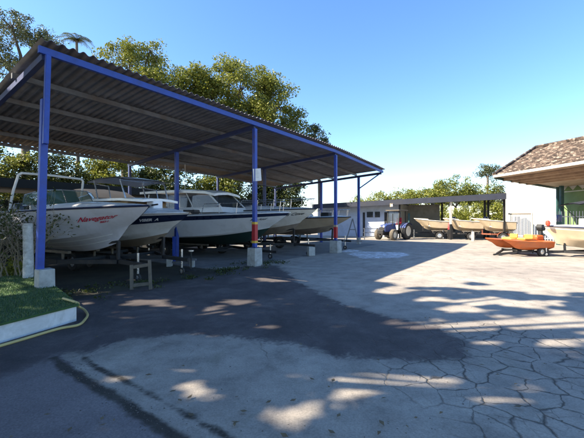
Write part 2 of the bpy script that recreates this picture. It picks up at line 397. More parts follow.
zones = {
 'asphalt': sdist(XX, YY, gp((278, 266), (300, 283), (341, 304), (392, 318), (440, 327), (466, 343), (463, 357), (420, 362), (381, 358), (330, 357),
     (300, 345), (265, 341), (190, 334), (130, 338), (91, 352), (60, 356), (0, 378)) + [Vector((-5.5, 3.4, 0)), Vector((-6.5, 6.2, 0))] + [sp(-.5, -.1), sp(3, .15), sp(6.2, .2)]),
 'slab': sdist(XX, YY, gp((58, 351), (90, 383), (140, 412), (196, 446)) + [Vector((-.6, .5, 0)), Vector((-6, .5, 0)), Vector((-6, 3.3, 0))] + gp((0, 370))),
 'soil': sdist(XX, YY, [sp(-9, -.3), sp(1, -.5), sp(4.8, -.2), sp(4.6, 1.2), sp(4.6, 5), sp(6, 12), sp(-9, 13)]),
 'floor': sdist(XX, YY, [sp(6.5, .2), sp(17.6, .4), sp(17.6, 11), sp(6.3, 11), sp(4.6, 4.2), sp(4.6, 1.0), sp(5.2, .5)]),
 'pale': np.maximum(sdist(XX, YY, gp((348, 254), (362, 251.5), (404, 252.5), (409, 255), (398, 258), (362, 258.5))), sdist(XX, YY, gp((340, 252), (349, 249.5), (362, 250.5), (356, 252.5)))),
 'seam': np.maximum(linedist(XX, YY, [G(*p) for p in ((54, 358), (62, 366), (90, 384), (118, 399), (140, 414), (180, 440))], .055), linedist(XX, YY, [G(*p) for p in ((84, 358), (96, 368), (125, 381), (160, 400), (205, 425), (240, 446))], .028)),
}
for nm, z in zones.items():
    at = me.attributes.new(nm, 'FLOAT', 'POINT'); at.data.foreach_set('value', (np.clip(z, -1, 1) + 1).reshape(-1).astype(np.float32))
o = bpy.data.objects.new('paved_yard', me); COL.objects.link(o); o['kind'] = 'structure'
# fallen leaves and grit on the yard (one litter object)
b = MB()
for _ in range(170):
    px = rnd.uniform(-60, 640); py = 247 + 205 * rnd.random() ** 1.5
    p = G(px, py); s_ = rnd.uniform(.008, .026); a = rnd.uniform(0, 6.28)
    q = [Vector((math.cos(a + k * 1.57) * s_ * (1.5 if k % 2 else .8), math.sin(a + k * 1.57) * s_ * (1.5 if k % 2 else .8), .022 + rnd.uniform(0, .012))) for k in range(4)]
    b.poly([p + v for v in q])
b.build('leaf_litter', mat('dead_leaf', (.15, .11, .06), .9, 0, .5, 3))['kind'] = 'stuff'

b = MB()
for _ in range(900):
    if rnd.random() < .4:
        k = rnd.random(); p = G(54, 358).lerp(G(170, 434), k) + Vector((rnd.gauss(0, .09), rnd.gauss(0, .06), 0))
    else: p = G(rnd.uniform(-40, 620), 250 + 195 * rnd.random() ** 1.3)
    r_ = .0016 + .006 * rnd.random() ** 2.5 * (1 + .05 * p.y); z = Vector((0, 0, .004 + r_ * .3)); a = rnd.uniform(0, 6.28); c_, s_ = math.cos(a), math.sin(a)
    X_, Y_ = Vector((c_, s_, 0)) * r_ * rnd.uniform(.8, 1.6), Vector((-s_, c_, 0)) * r_; Z_ = Vector((0, 0, r_ * .7)); p = p + z
    b.add([p + X_, p + Y_, p - X_, p - Y_, p + Z_, p - Z_], [(0, 1, 4), (1, 2, 4), (2, 3, 4), (3, 0, 4), (1, 0, 5), (2, 1, 5), (3, 2, 5), (0, 3, 5)])
b.build('gravel', mat('loose_grit', (.11, .10, .09), .9, 0, .6, 3))['kind'] = 'stuff'

# ------------------------------------------------------------------ the boat shed
def zf(s): return 4.86 - .09 * s / 11.5 if s < 11.5 else 4.77 - .31 * (s - 11.5) / 5.8
SL = .058; S0, S1, T1 = -.12, 17.3, 8.6
def rp(s, t, dz=0): return sp(s, t, zf(s) - SL * t + dz)
shed = thing('boat_shed', 'long open boat shed with blue steel posts and a corrugated sheet roof', 'boat shed', tuple(sp(6, 4)))
def corr(t0, t1, lift=0):
    pitch = .19; n = int((S1 - S0) / pitch * 8); rows_t = []; rows_b = []
    for t in np.linspace(t0, t1, 5):
        a = []; c = []
        for i in range(n + 1):
            s = S0 + (S1 - S0) * i / n; w = .028 * math.sin(2 * math.pi * s / pitch) + .008 * math.sin(s * 2.1 + t)
            p = rp(s, t, .16 + w + lift); a.append(p); c.append(p - Vector((0, 0, .006)))
        rows_t.append(a); rows_b.append(c)
    b = MB().grid(rows_t).grid(rows_b, True)
    b.grid([rows_b[0], rows_t[0]]); b.grid([rows_t[-1], rows_b[-1]])
    return b
corr(-.22, 2.3, .012).build('roof', M['roof'], shed, True, True, 0, 60)
corr(2.2, 4.7, .004).build('roof', M['roof'], shed, True, True, 0, 60)
corr(4.6, 7.0, .012).build('roof', M['roof'], shed, True, True, 0, 60)
corr(6.9, T1, .004).build('light_strip_sheet', M['sheet'], shed, True, True, 0, 60)  # translucency imitates the light strips on the rear roof underside
def runbeam(t, w, h, name, m, dz=0, s0=S0, s1=S1):
    b = MB()
    ss = [s0, 11.5, s1]
    for a, c in zip(ss, ss[1:]): b.bar(rp(a, t, dz), rp(c, t, dz), w, h)
    return b.build(name, m, shed, True)
MB().prism([sp(-2.5, 8.72), sp(12.6, 8.72), sp(12.6, 8.80), sp(-2.5, 8.80)], (0, 0, 1.75)).build('light_block_screen', mat('light_block_dark', (.022, .022, .02), .9, 0, .35, 2, .2), shed, True)  # added dark screen, hides sunlit slits behind the boats and dims the shed
runbeam(-.05, .08, .135, 'front_beam', M['blue'], .02)
for t in (1.7, 3.4, 5.1, 6.9, 8.45): runbeam(t, .08, .12, 'purlin', M['steel'], .06)
for s in (0.0, 6.0, 11.57, 17.2):
    MB().bar(rp(s, .0, -.07), rp(s, T1 - .1, -.07), .10, .13).build('rafter', M['blue_dark'], shed, True)
def post(s, t, w, z0, m, base=None):
    p = sp(s, t); b = MB(); b.bar((p.x, p.y, z0), (p.x, p.y, zf(s) - SL * t - .13), w, w, U)
    return b.build('post', m, shed, True, False, .012)
# first post: two lapped lengths, leaning slightly
p = sp(0, 0)
MB().bar(p + Vector((-.10, 0, .6)), p + Vector((.0, 0, 3.95)), .125, .125, U).build('post', M['blue'], shed, True, False, .012)
MB().bar(p + Vector((.10, -.12, 3.05)), p + Vector((.08, -.02, zf(0) - .04)), .09, .09, U).build('post_extension', M['blue'], shed, True, False, .01)
for s, zb in ((6.0, .6), (11.57, .55)):
    po = post(s, 0, .13, zb, M['blue'])
    q = sp(s, 0)
    for z0, z1, mm, nm, ww in (((.86, 1.42, 'red', 'red_band', .145), (1.42, 1.50, 'yellow', 'yellow_band', .148), (.78, .86, 'yellow', 'yellow_band', .148)) if s < 7 else
                       ((.70, 1.22, 'red', 'red_band', .15), (1.22, 1.32, 'cream', 'pale_band', .153))):
        MB().bar((q.x, q.y, z0), (q.x, q.y, z1), ww, ww, U).build(nm, M[mm], shed, True)
for s, w, hgt in ((0.0, .27, .62), (6.0, .36, .62), (11.57, .42, .58)):
    q = sp(s, 0); b = MB()
    e = w / 2
    rows = [q + U * x * e * k + V * y * e * k + Vector((0, 0, z)) for z, k in ((0, 1.06), (hgt, 1)) for x, y in ((-1, -1), (1, -1), (1, 1), (-1, 1))]
    b.add(rows, [(3, 2, 1, 0), (4, 5, 6, 7), (0, 1, 5, 4), (1, 2, 6, 5), (2, 3, 7, 6), (3, 0, 4, 7)])
    b.build('footing', M['pad'], shed, True, False, .02)
for s in (0.0, 6.0, 11.57): post(s, 4.5, .14, 0, M['blue'] if 1 < s < 8 else M['blue_dark'])
for s in (0.0, 6.0, 11.57, 17.2): post(s, 8.4, .12, 0, M['blue_dark'])
post(17.2, 1.5, .14, 0, M['blue']); post(17.2, 4.3, .14, 0, M['blue'])
MB().bar(sp(17.2, 1.45, 3.55), rp(17.2, .12, -.1), .06).build('knee_brace', M['blue'], shed, True)
q = sp(17.2, 1.5); MB().bar((q.x, q.y, 0), (q.x, q.y, .42), .2, .2, U).build('footing', M['pad'], shed, True)
for s, h_ in ((6.0, .62), (11.57, .58)):
    q = sp(s, 0, h_ + .008); bp_ = MB().bar(q - U * .12, q + U * .12, .24, .016).build('base_plate', M['blue_dark'], shed, True)
    for x in (-.09, .09):
        for y in (-.09, .09): MB().lathe([(.014, 0), (.014, .025), (.008, .03)], q + U * x + V * y + Vector((0, 0, .006)), (0, 0, 1), 8).build('bolt', M['dark'], shed, True)
# paper notice on the second post
sg = thing('notice_board', 'small white notice sheet fixed to the blue post above its red band', 'notice', tuple(sp(6, -.11, 3.1)))
MB().box((0, 0, 0), (.27, .015, .42), Matrix.Rotation(R(-4), 3, 'Y')).build('panel', M['whiteletter'], sg)
b = MB()
for k in range(6): b.box((-.02, -.0105, .13 - k * .045), (.15 if k % 3 else .10, .002, .012))
b.build('faint_print', mat('faded_print', (.5, .53, .55), .8), sg)

# ------------------------------------------------------------------ boats
def hullfn(L, B, zk, zs0, zs1, rake, dead=.28):
    def f(t, r, side):
        tp = 1 - max(0, (t - .38) / .62) ** 2.3; ys = B / 2 * (.92 + .08 * min(1, t / .4)) * tp + .012
        yc = ys * (.86 - .45 * max(0, (t - .45) / .55) ** 1.5); zs = zs0 + (zs1 - zs0) * t ** 1.6
        kz = zk + .22 * max(0, (t - .6) / .4) ** 2 * (zs - zk)
        zc = kz + (dead + .2 * max(0, (t - .4) / .6) ** 1.5) * (zs - kz); rc = .35
        if r < rc:
            k = r / rc; y = yc * k; z = kz + (zc - kz) * k
        else:
            k = (r - rc) / (1 - rc); y = yc + (ys - yc) * (k ** 1.25 if t > .5 else k); z = zc + (zs - zc) * k
        x = -L + t * (L - rake * (1 - r) ** 1.25)
        return Vector((x, y * side, z))
    return f
TS = [0, .1, .2, .3, .38, .46, .54, .6, .66, .72, .77, .82, .86, .9, .93, .96, .98, 1]
def band(b, f, r0, r1, off=0, ts=TS):
    rs = sorted({r0, r1, *[r0 + (r1 - r0) * k / 6 for k in range(7)], *([.35] if r0 < .35 < r1 else [])})
    for sd in (1, -1):
        rows = []
        for t in ts:
            row = []
            for r in rs:
                p = f(t, r, sd); p.y += off * sd; row.append(p)
            rows.append(row)
        b.grid(rows, sd > 0)
    return b
def text_mesh(txt, size, shear=0.0, ext=0.0, thick=.0):
    c = bpy.data.curves.new('t', 'FONT'); c.body = txt; c.size = size; c.shear = shear; c.resolution_u = 3; c.offset = thick
    o = bpy.data.objects.new('t', c); COL.objects.link(o)
    dg = bpy.context.evaluated_depsgraph_get(); me = o.evaluated_get(dg).to_mesh()
    vs = [Vector(v.co) for v in me.vertices]; fs = [tuple(p.vertices) for p in me.polygons]
    o.evaluated_get(dg).to_mesh_clear(); bpy.data.objects.remove(o); bpy.data.curves.remove(c); return vs, fs
def hull_text(root, f, txt, size, t0, r0, m, shear=.3, side=-1, thick=.004, slope=0):
    """lettering laid on the hull side: text x runs towards the bow, y up the side"""
    vs, fs = text_mesh(txt, size, shear, 0, thick); out = []
    a = f(t0, r0, side); e = 1e-3
    dt = (f(t0 + e, r0, side) - a) / e; dr = (f(t0, r0 + e, side) - a) / e
    for v in vs:
        p = f(min(.995, t0 + v.x / dt.length), min(.98, r0 + (v.y + slope * v.x) / dr.length), side)
        p.y += .024 * side; out.append(p)
    MB().add(out, fs).build('lettering', m, root)
def deck(b, f, tf, side_w=.16, drop=.0):
    ts = [t for t in TS if t >= tf]; ts = [tf] + [t for t in ts if t > tf]; rows = []
    for t in ts:
        e = f(t, 1, 1); w = e.y; row = []
        for k in range(-4, 5):
            u = k / 4; row.append(Vector((e.x, w * u, e.z + .09 * (1 - u * u) * min(1, w * 2) - .004)))
        rows.append(row)
    b.grid(rows)
    for sd in (1, -1):
        rows = []
        for t in [x for x in TS if x < tf] + [tf]:
            e = f(t, 1, sd); rows.append([e, e - Vector((0, side_w * sd, -.01)), e - Vector((0, side_w * sd, .5))])
        b.grid(rows, sd < 0)
    e0, e1 = f(0, 1, 1), f(tf, 1, 1)                     # cockpit sole and bulkhead
    b.poly([(e0.x, -e0.y + .16, e0.z - .5), (e1.x, -e1.y + .16, e1.z - .5), (e1.x, e1.y - .16, e1.z - .5), (e0.x, e0.y - .16, e0.z - .5)][::-1])
    b.poly([(e1.x, -e1.y, e1.z), (e1.x, e1.y, e1.z), (e1.x, e1.y - .16, e1.z - .5), (e1.x, -e1.y + .16, e1.z - .5)])
    return b
def rail(b, f, ts, inset, h, r=.013, posts=4):
    for sd in (1, -1):
        pts = [f(t, 1, sd) + Vector((0, -inset * sd, h)) for t in ts]
        b.tube([f(ts[0], 1, sd) + Vector((-.15, -inset * sd, 0))] + pts, r, 6)
        for k in range(1, posts + 1):
            q = pts[min(len(pts) - 1, int(k * (len(pts) - 1) / posts))]; b.tube([(q.x - .05, q.y, q.z - h), q], r, 6)
    a, c = f(ts[-1], 1, 1), f(ts[-1], 1, -1)
    b.tube([a + Vector((0, -inset, h)), Vector((a.x + .12, 0, a.z + h)), c + Vector((0, inset, h))], r, 6)
def make_boat(label, group, loc, head, L, B, zk, zs0, zs1, rake, bands, tf=.55, rub='chrome', deckm='white', name='motor_boat', cat='boat'):
    rz = math.atan2(head[1], head[0])
    root = thing(name, label, cat, loc, rz, group); f = hullfn(L, B, zk, zs0, zs1, rake)
    for nm, m, r0, r1 in bands: band(MB(), f, r0, r1).build(nm, M[m], root, False, True, 0, 25)
    rs = [0, .17, .35, .55, .75, 1]
    MB().poly([f(0, r, 1) for r in rs[::-1]] + [f(0, r, -1) for r in rs[1:]]).build('transom', M[bands[-1][1] if bands[-1][1] != 'navy' else 'white'], root)
    deck(MB(), f, tf).build('deck', M[deckm], root, False, True, 0, 30)
    b = MB()
    for sd in (1, -1): b.tube([f(t, .975, sd) + Vector((0, .012 * sd, 0)) for t in TS], .025, 8)
    b.build('rub_rail', M[rub], root, False, True)
    return root, f
def windscreen(root, x0, x1, w, z0, h, rake=.35, glassm='glass_clear', framem='chrome'):
    bot = [Vector((x1, w, z0)), Vector((x0 - .35, w * .92, z0)), Vector((x0, w * .45, z0 + .03)), Vector((x0, -w * .45, z0 + .03)), Vector((x0 - .35, -w * .92, z0)), Vector((x1, -w, z0))]
    top = [p + Vector((-rake if 0 < i < 5 else -.1, -p.y * .12, h if 0 < i < 5 else h * .75)) for i, p in enumerate(bot)]
    g = MB()
    for i in range(5): g.poly([bot[i], bot[i + 1], top[i + 1], top[i]])
    ws = g.build('windscreen', M[glassm], root); fr = MB().tube(top, .016, 6).tube(bot, .012, 6)
    for a, c in zip(bot, top): fr.tube([a, c], .014, 6)
    fr.build('windscreen_frame', M[framem], ws, False, True)
def cabin_trunk(root, f, t0, t1, frac, h, m='white', name='cabin_top'):
    rows = []
    for k in range(9):
        t = t0 + (t1 - t0) * k / 8; e = f(t, 1, 1); w = e.y * frac; hh = h * (1 - max(0, (k - 3) / 5) ** 1.6)
        rows.append([Vector((e.x, w * u, e.z + .02 + hh * (1 - abs(u) ** 4.5))) for u in (-1, -.9, -.75, -.4, 0, .4, .75, .9, 1)])
    b = MB().grid(rows); b.poly(rows[0]); return b.build(name, M[m], root, False, True, 0, 50)
def seat(root, x, y, z, m='white', w=.45):
    o = MB().box((x, y, z + .2), (.45, w, .12)).box((x - .22, y, z + .45), (.1, w, .5)).build('seat', M[m], root, False, False, .03)
    MB().box((x, y, z + .07), (.2, .2, .14)).build('seat_base', M['dark'], o)
def outboard(root, x, z):
    o = MB().lathe([(.02, .34), (.15, .32), (.19, .2), (.19, 0), (.16, -.12), (.06, -.16)], (x - .22, 0, z + .25), (0, 0, 1), 16).build('outboard_motor', M['navy'], root, False, True)
    MB().box((x - .2, 0, z - .25), (.13, .09, .6)).box((x - .24, 0, z - .55), (.28, .05, .1)).build('outboard_leg', M['dark'], o)
BG = 'motor boats parked bow outwards under the blue shed'
HD = Vector((.88, -.475, 0)).normalized()
def bow_root(px, py_top, d, L): # empty at ground below the bow
    return ((px - 292) / F * d, d, 0)
# 1: white cuddy boat with red name
l1 = bow_root(150, 204, 8.2, 6.2)
b1, f1 = make_boat('grey motor boat with red cursive name and white tube arch, nearest in the shed', BG, l1, HD, 6.3, 2.35, .66, 1.80, 1.95, 1.35,
    [('hull_bottom', 'bluish', 0, .34), ('hull', 'bluish', .34, 1)], .50, 'navy')
for r_ in (.14, .25):
    band(MB(), f1, r_, r_ + .018, .006, TS[:-3]).build('spray_strip', M['white'], b1, False, True)
cabin_trunk(b1, f1, .47, .93, .82, .17); windscreen(b1, -2.9, -4.3, .86, 1.98, .42)
b = MB()
for sd in (1, -1):
    b.tube([(-4.75, .98 * sd, 1.82), (-4.6, .95 * sd, 2.4), (-4.42, .90 * sd, 2.86), (-4.40, .82 * sd, 2.92)], .035, 8)
b.tube([(-4.40, .82, 2.92), (-4.38, 0, 2.94), (-4.40, -.82, 2.92)], .035, 8); b.build('tube_arch', M['white'], b1, False, True)
hull_text(b1, f1, 'Navegator', .235, .745, .67, M['redletter'], .45, -1, .003, .03); hull_text(b1, f1, 'RIO I', .10, .845, .60, M['redletter'], .1, -1, .004)
seat(b1, -4.2, .4, 1.3); seat(b1, -4.2, -.4, 1.3); outboard(b1, -6.3, 1.55)
# 2: white boat with navy stripe
l2 = bow_root(190, 211, 9.35, 6)
b2, f2 = make_boat('white motor boat with a broad navy stripe and anchor on its raised foredeck', BG, l2, HD, 6.0, 2.3, .70, 1.72, 1.80, 1.2,
    [('hull_bottom', 'brown_bottom', 0, .22), ('hull', 'white', .22, .66), ('stripe', 'navy', .66, .90), ('hull', 'white', .90, 1)], .5, 'white')
hull_text(b2, f2, 'VIBER  A', .15, .80, .73, M['whiteletter'], .1, -1, .006)
cabin_trunk(b2, f2, .62, .95, .8, .16)
MB().prism([(-3.7, -.86, 1.78), (-1.75, -.70, 1.84), (-1.75, .70, 1.84), (-3.7, .86, 1.78)], (0, 0, .30)).build('cabin_side', M['tan'], b2, False, False, .03)
rows = [[Vector((x, w * u, z + .05 * (1 - u * u))) for u in (-1, -.6, 0, .6, 1)] for x, w, z in ((-1.15, .62, 2.15), (-1.9, .84, 2.20), (-3.2, .95, 2.20), (-4.0, .95, 2.10))]
MB().grid(rows).grid([[p - Vector((0, 0, .07)) for p in r_] for r_ in rows], True).grid([[r_[0] for r_ in rows], [r_[0] - Vector((0, 0, .07)) for r_ in rows]]).grid([rows[0], [p - Vector((0, 0, .07)) for p in rows[0]]], True).build('cabin_roof', M['white'], b2, False, True, 0, 40)
b = MB()
for sd in (1, -1):
    b.tube([(-1.75, .75 * sd, 2.2), (-1.95, .78 * sd, 2.74)], .022, 6).tube([(-2.9, .85 * sd, 2.2), (-3.1, .84 * sd, 2.76)], .022, 6).tube([(-2.3, .84 * sd, 2.2), (-2.4, .84 * sd, 2.56), (-3.0, .84 * sd, 2.66)], .018, 6)
b.tube([(-1.95, .78, 2.74), (-1.95, -.78, 2.74)], .018, 6); b.build('top_frame', M['chrome'], b2, False, True)
rows = [[Vector((x, y, z + .06 * (1 - y * y))) for y in (-.9, -.45, 0, .45, .9)] for x, z in ((-1.45, 2.70), (-2.0, 2.80), (-2.7, 2.80), (-3.4, 2.72))]
MB().grid(rows).grid([[p - Vector((0, 0, .03)) for p in r_] for r_ in rows], True).build('canopy', M['bluish'], b2, False, True)
MB().box((-1.3, -.12, 1.99), (.30, .34, .30)).build('deck_locker', M['whiteletter'], b2, False, False, .03)
MB().tube([(-.95, -.3, 2.02), (-1.5, -.42, 1.96)], .025, 6).tube([(-1.5, -.6, 2.03), (-1.56, -.4, 1.95), (-1.5, -.2, 2.03)], .03, 6).build('anchor', M['dark'], b2, False, True)
MB().box((.05, 0, 1.83), (.42, .2, .05)).tube([(.2, -.12, 1.80), (.2, .12, 1.80)], .06, 8).build('bow_roller', M['dark'], b2)
outboard(b2, -6, 1.5)
# 3: big cabin cruiser
l3 = bow_root(290, 212, 12.9, 9)
b3, f3 = make_boat('large white cabin cruiser with dark green bottom paint and a long windowed deckhouse', BG, l3, HD, 8.6, 2.9, .46, 1.70, 1.88, 1.5,
    [('bottom_paint', 'green_bottom', 0, .31), ('hull', 'white', .31, .84), ('stripe', 'navy', .84, 1)], .35, 'white')
b = MB()
def house(x0, x1, w, z0, z1, rk): return [[(x1 - .1, -w, z0), (x0, -w * .8, z0), (x0, w * .8, z0), (x1 - .1, w, z0)], [(x1, -w * .92, z1), (x0 - rk, -w * .78, z1), (x0 - rk, w * .78, z1), (x1, w * .92, z1)]]
lo_, hi_ = house(-2.6, -6.9, 1.08, 1.88, 2.08, .15); b.grid([lo_, hi_], False)
b.build('deckhouse_base', M['white'], b3)
lo_, hi_ = house(-2.75, -6.9, 1.0, 2.08, 2.72, .75)
MB().grid([lo_, hi_]).build('window', M['glass'], b3)
fr = MB()
for a, c in zip(lo_, hi_): fr.tube([a, c], .035, 6)
fr.tube(lo_[:2] + lo_[2:], .02, 6)
fr.build('windscreen_frame', M['white'], b3, False, True)
for k in (.33, .66):
    for i, j in ((0, 1), (3, 2)):
        MB().tube([Vector(lo_[i]).lerp(Vector(lo_[j]), k), Vector(hi_[i]).lerp(Vector(hi_[j]), k)], .03, 6).build('window_post', M['white'], b3, False, True)
rows = [[Vector((x, w * u, z + .10 * (1 - u * u))) for u in (-1, -.7, 0, .7, 1)] for x, w, z in ((-3.05, .85, 2.64), (-3.4, 1.02, 2.74), (-5, 1.14, 2.84), (-7.3, 1.12, 2.84))]
MB().grid(rows).grid([[p - Vector((0, 0, .1)) for p in r] for r in rows], True).grid([[r[0] for r in rows], [r[0] - Vector((0, 0, .1)) for r in rows]]).grid([[r[-1] for r in rows], [r[-1] - Vector((0, 0, .1)) for r in rows]], True).grid([rows[0], [p - Vector((0, 0, .1)) for p in rows[0]]], True).build('deckhouse_roof', M['white'], b3, False, True, 0, 40)
b = MB(); rail(b, f3, (.62, .7, .78, .86, .92, .96), .08, .42); b.build('bow_rail', M['chrome'], b3, False, True)
MB().tube([(-5.8, .2, 2.84), (-5.8, .2, 4.2)], .012, 6).build('antenna', M['white'], b3)
hull_text(b3, f3, 'Mar Azul', .17, .855, .72, M['blackletter'], .35, -1, .002)
# 4: cream boat with cursive name
l4 = bow_root(317, 208, 14.3, 7)
b4, f4 = make_boat('off-white motor boat with black cursive name near its bow, beside the red-banded post', BG, l4, HD, 7.0, 2.5, .80, 1.95, 2.06, 1.2,
    [('hull_bottom', 'brown_bottom', 0, .26), ('hull', 'white2', .26, .93), ('sheer_band', 'white', .93, 1)], .45, 'black')
hull_text(b4, f4, "Sam's Cove", .25, .79, .70, M['blackletter'], .35, -1, .004)
cabin_trunk(b4, f4, .42, .88, .8, .2); windscreen(b4, -3.1, -4.6, .9, 2.12, .4, .5, 'glass', 'dark')
b = MB(); rail(b, f4, (.55, .66, .76, .86, .93, .97), .06, .42); b.build('bow_rail', M['chrome'], b4, False, True)
b = MB()
for sd in (1, -1):
    for xa, xb in ((-3.6, -2.7), (-3.7, -4.4), (-3.6, -3.4)): b.tube([(xa, 1.0 * sd, 2.05), (xb, .95 * sd, 3.15)], .016, 6)
for x in (-2.7, -3.4, -4.4): b.tube([(x, .95, 3.15), (x, -.95, 3.15)], .016, 6)
b.build('bimini_frame', M['dark'], b4, False, True)
# 5: cream boat at the end bay
l5 = bow_root(351, 217, 17.3, 6)
b5, f5 = make_boat('cream motor boat in the last bay behind the post with red base', BG, l5, HD, 5.8, 2.2, .74, 1.62, 1.72, 1.2,
    [('hull_bottom', 'brown_bottom', 0, .36), ('hull', 'cream', .36, 1)], .5, 'dark')
windscreen(b5, -2.3, -3.6, .8, 1.75, .4, .4, 'glass', 'chrome')
b = MB(); rail(b, f5, (.55, .66, .76, .86, .93, .97), .06, .38); b.build('bow_rail', M['chrome'], b5, False, True)
MB().box((-1.4, 0, 1.80), (.5, .5, .3)).build('deck_locker', M['dark'], b5, False, False, .04); outboard(b5, -5.8, 1.4)
# 6: canvas-covered boat further back
l6 = tuple(sp(2.6, 4.4))
b6, f6 = make_boat('motor boat hidden under a navy canvas cover at the back of the shed', BG, (-5.6, 13.6, 0), Vector((.88, -.475, 0)), 6.0, 2.3, .8, 1.9, 2.0, 1.2,
    [('hull_bottom', 'brown_bottom', 0, .34), ('hull', 'bluish', .34, 1)], .5, 'navy')
rows = [[Vector((x, w * u, z - (.85 if abs(u) == 1 else .06 * abs(u)))) for u in (-1, -.92, -.5, 0, .5, .92, 1)] for x, w, z in ((-1.2, .6, 2.15), (-2.2, 1.1, 2.5), (-3.4, 1.2, 2.95), (-6.1, 1.2, 2.85))]
MB().grid(rows).build('canvas_cover', M['canvas'], b6, False, True)

# ------------------------------------------------------------------ trailers under the boats
def wheel(root, c, axis, r, w, tyre='black', rim='chrome', hubr=.55):
    o = MB().ring([(r * hubr, -w / 2), (r * .9, -w / 2), (r, -w * .32), (r, w * .32), (r * .9, w / 2), (r * hubr, w / 2)], c, axis, 24).build('wheel', M[tyre], root, False, True, 0, 40)
    a = Vector(axis).normalized()
    MB().lathe([(r * hubr, w * .38), (r * .45, w * .3), (r * .2, w * .42), (.03, w * .44)], c, axis, 16).lathe([(r * hubr, -w * .38), (r * .45, -w * .3), (r * .2, -w * .42), (.03, -w * .44)], c, axis, 16).build('rim', M[rim], o, False, True)
    return o
def make_trailer(label, loc, head, L, w, keel, group, colr='dark', rise=0.0):
    rz = math.atan2(head[1], head[0]); tr = thing('boat_trailer', label, 'trailer', loc, rz, group)
    b = MB(); zr = min(.48, keel - .14)
    for sd in (1, -1): b.bar((-L * .92, sd * w * .42, zr), (-L * .3, sd * w * .42, zr), .08, .1).bar((-L * .3, sd * w * .42, zr), (-.1, .05 * sd, zr), .08, .1)
    for x in (-L * .9, -L * .6, -L * .3): b.bar((x, -w * .42, zr + .002), (x, w * .42, zr + .002), .07, .08)
    b.bar((-.1, 0, zr), (.9, 0, zr - .03), .09, .1); b.build('frame', M[colr], tr)
    bk = MB()
    for sd in (1, -1):
        bk.bar((-L * .9, sd * .45, keel + .02), (-L * .35, sd * .40, keel + .02), .1, .07)
        for x in (-L * .85, -L * .4): bk.bar((x, sd * .44, zr), (x, sd * .44, keel), .05)
    bk.build('bunk', M['wood'], tr)
    MB().bar((-.15, 0, zr), (-.12, 0, keel + .35), .07).bar((-.12, 0, keel + .35), (-.5, 0, keel + .3), .06).build('winch_post', M[colr], tr)
    for sd in (1, -1): wheel(tr, (-L * .62, sd * w * .52, .29), (0, sd, 0), .29, .18)
    for sd in (1, -1):
        rows = [[(-L * .62 + .37 * math.cos(a), sd * w * .52 + y, .29 + .37 * math.sin(a)) for y in (-.12, .12)] for a in np.linspace(.1, math.pi - .1, 9)]
        MB().grid(rows).build('mudguard', M[colr], tr, False, True)
    jk = MB().tube([(.55, .08, zr + .25), (.55, .08, .2)], .03, 8).build('jack', M['chrome'], tr, False, True)
    wheel(jk, (.55, .08, .1), (0, 1, 0), .1, .06)
    return tr
TG = 'boat trailers in the blue shed'
off = lambda l, k: tuple(Vector(l) - HD * k)
make_trailer('dark boat trailer under the boat with the red cursive name', off(l1, 1.1), HD, 4.8, 1.9, .66, TG)
make_trailer('dark boat trailer under the boat with the navy stripe', off(l2, .95), HD, 4.7, 1.9, .70, TG)
make_trailer('low dark cradle trailer under the green-bottomed cabin cruiser', off(l3, 1.5), HD, 6.6, 2.2, .46, TG)
make_trailer('boat trailer under the off-white boat with the black name', off(l4, 1.0), HD, 5.4, 2.0, .80, TG)
t5 = make_trailer('boat trailer with A-shaped winch frame under the cream boat in the last bay', off(l5, .9), HD, 4.6, 1.8, .74, TG)
make_trailer('boat trailer under the canvas-covered boat', (-6.5, 14.1, 0), HD, 4.6, 1.8, .80, TG)
# A-frame bow prop at the last bay
q = P(353, 219, 17.3); q.z = 0
MB().bar(q + Vector((-.02, 0, 1.62)), q + Vector((.26, -.06, .46)), .055).bar(q + Vector((-.02, 0.02, 1.6)), q + Vector((-.34, .12, .46)), .055).bar(q + Vector((-.17, .06, 1.05)), q + Vector((.11, -.02, 1.05)), .045).bar(q + Vector((-.5, .16, .46)), q + Vector((.45, -.1, .46)), .06).build('winch_frame', M['steel'], t5, True)
cb_ = thing('concrete_block', 'small grey concrete block on the shed floor left of the third post', 'block', tuple(G(311, 256)), .4)
MB().box((0, 0, .21), (.30, .22, .40)).build('body', M['pad'], cb_, False, False, .02)
# timber frame on the dirt
tf_ = thing('timber_frame', 'square grey timber frame propped on the dirt below the striped boat', 'frame', tuple(G(140, 291)), R(14))
for a, c in (((-.17, 0, .04), (-.18, .04, .58)), ((.22, 0, .03), (.19, .04, .68))): MB().bar(a, c, .08, .06).build('upright', M['wood'], tf_)
for a, c in (((-.17, .01, .13), (.24, .01, .16)), ((-.21, .04, .52), (.21, .04, .58))): MB().bar(a, c, .06, .07).build('rail', M['wood'], tf_)
# jack stand and blue prop
js = thing('jack_stand', 'thin black jack stand on a round disc base on the pale shed floor', 'stand', tuple(G(191, 271)))
MB().lathe([(.17, 0), (.17, .02), (.06, .04), (.04, .05)], (0, 0, .009), (0, 0, 1), 20).build('base', M['black'], js, False, True)
MB().tube([(0, 0, .04), (0, 0, .58)], .022, 8).build('pole', M['black'], js, False, True)
MB().lathe([(.03, 0), (.09, .05), (.09, .08)], (0, 0, .56), (0, 0, 1), 12).build('cradle', M['chrome'], js, False, True)
tg = thing('trailer_drawbar', 'galvanised drawbar lying on blocks beside the black jack stand', 'drawbar', tuple(G(172, 268)))
MB().bar((-.25, .3, .30), (.75, .12, .26), .07, .06).build('beam', M['steel'], tg); MB().bar((-.15, .4, .14), (.55, .25, .12), .06).build('lower_beam', M['steel'], tg)
MB().box((-.2, .33, .15), (.14, .2, .28)).build('block', M['pad'], tg); MB().box((.62, .16, .12), (.12, .16, .22)).build('block', M['pad'], tg)
bp = thing('blue_prop', 'short blue steel prop under the bow of the striped boat', 'prop', tuple(G(174, 262)))
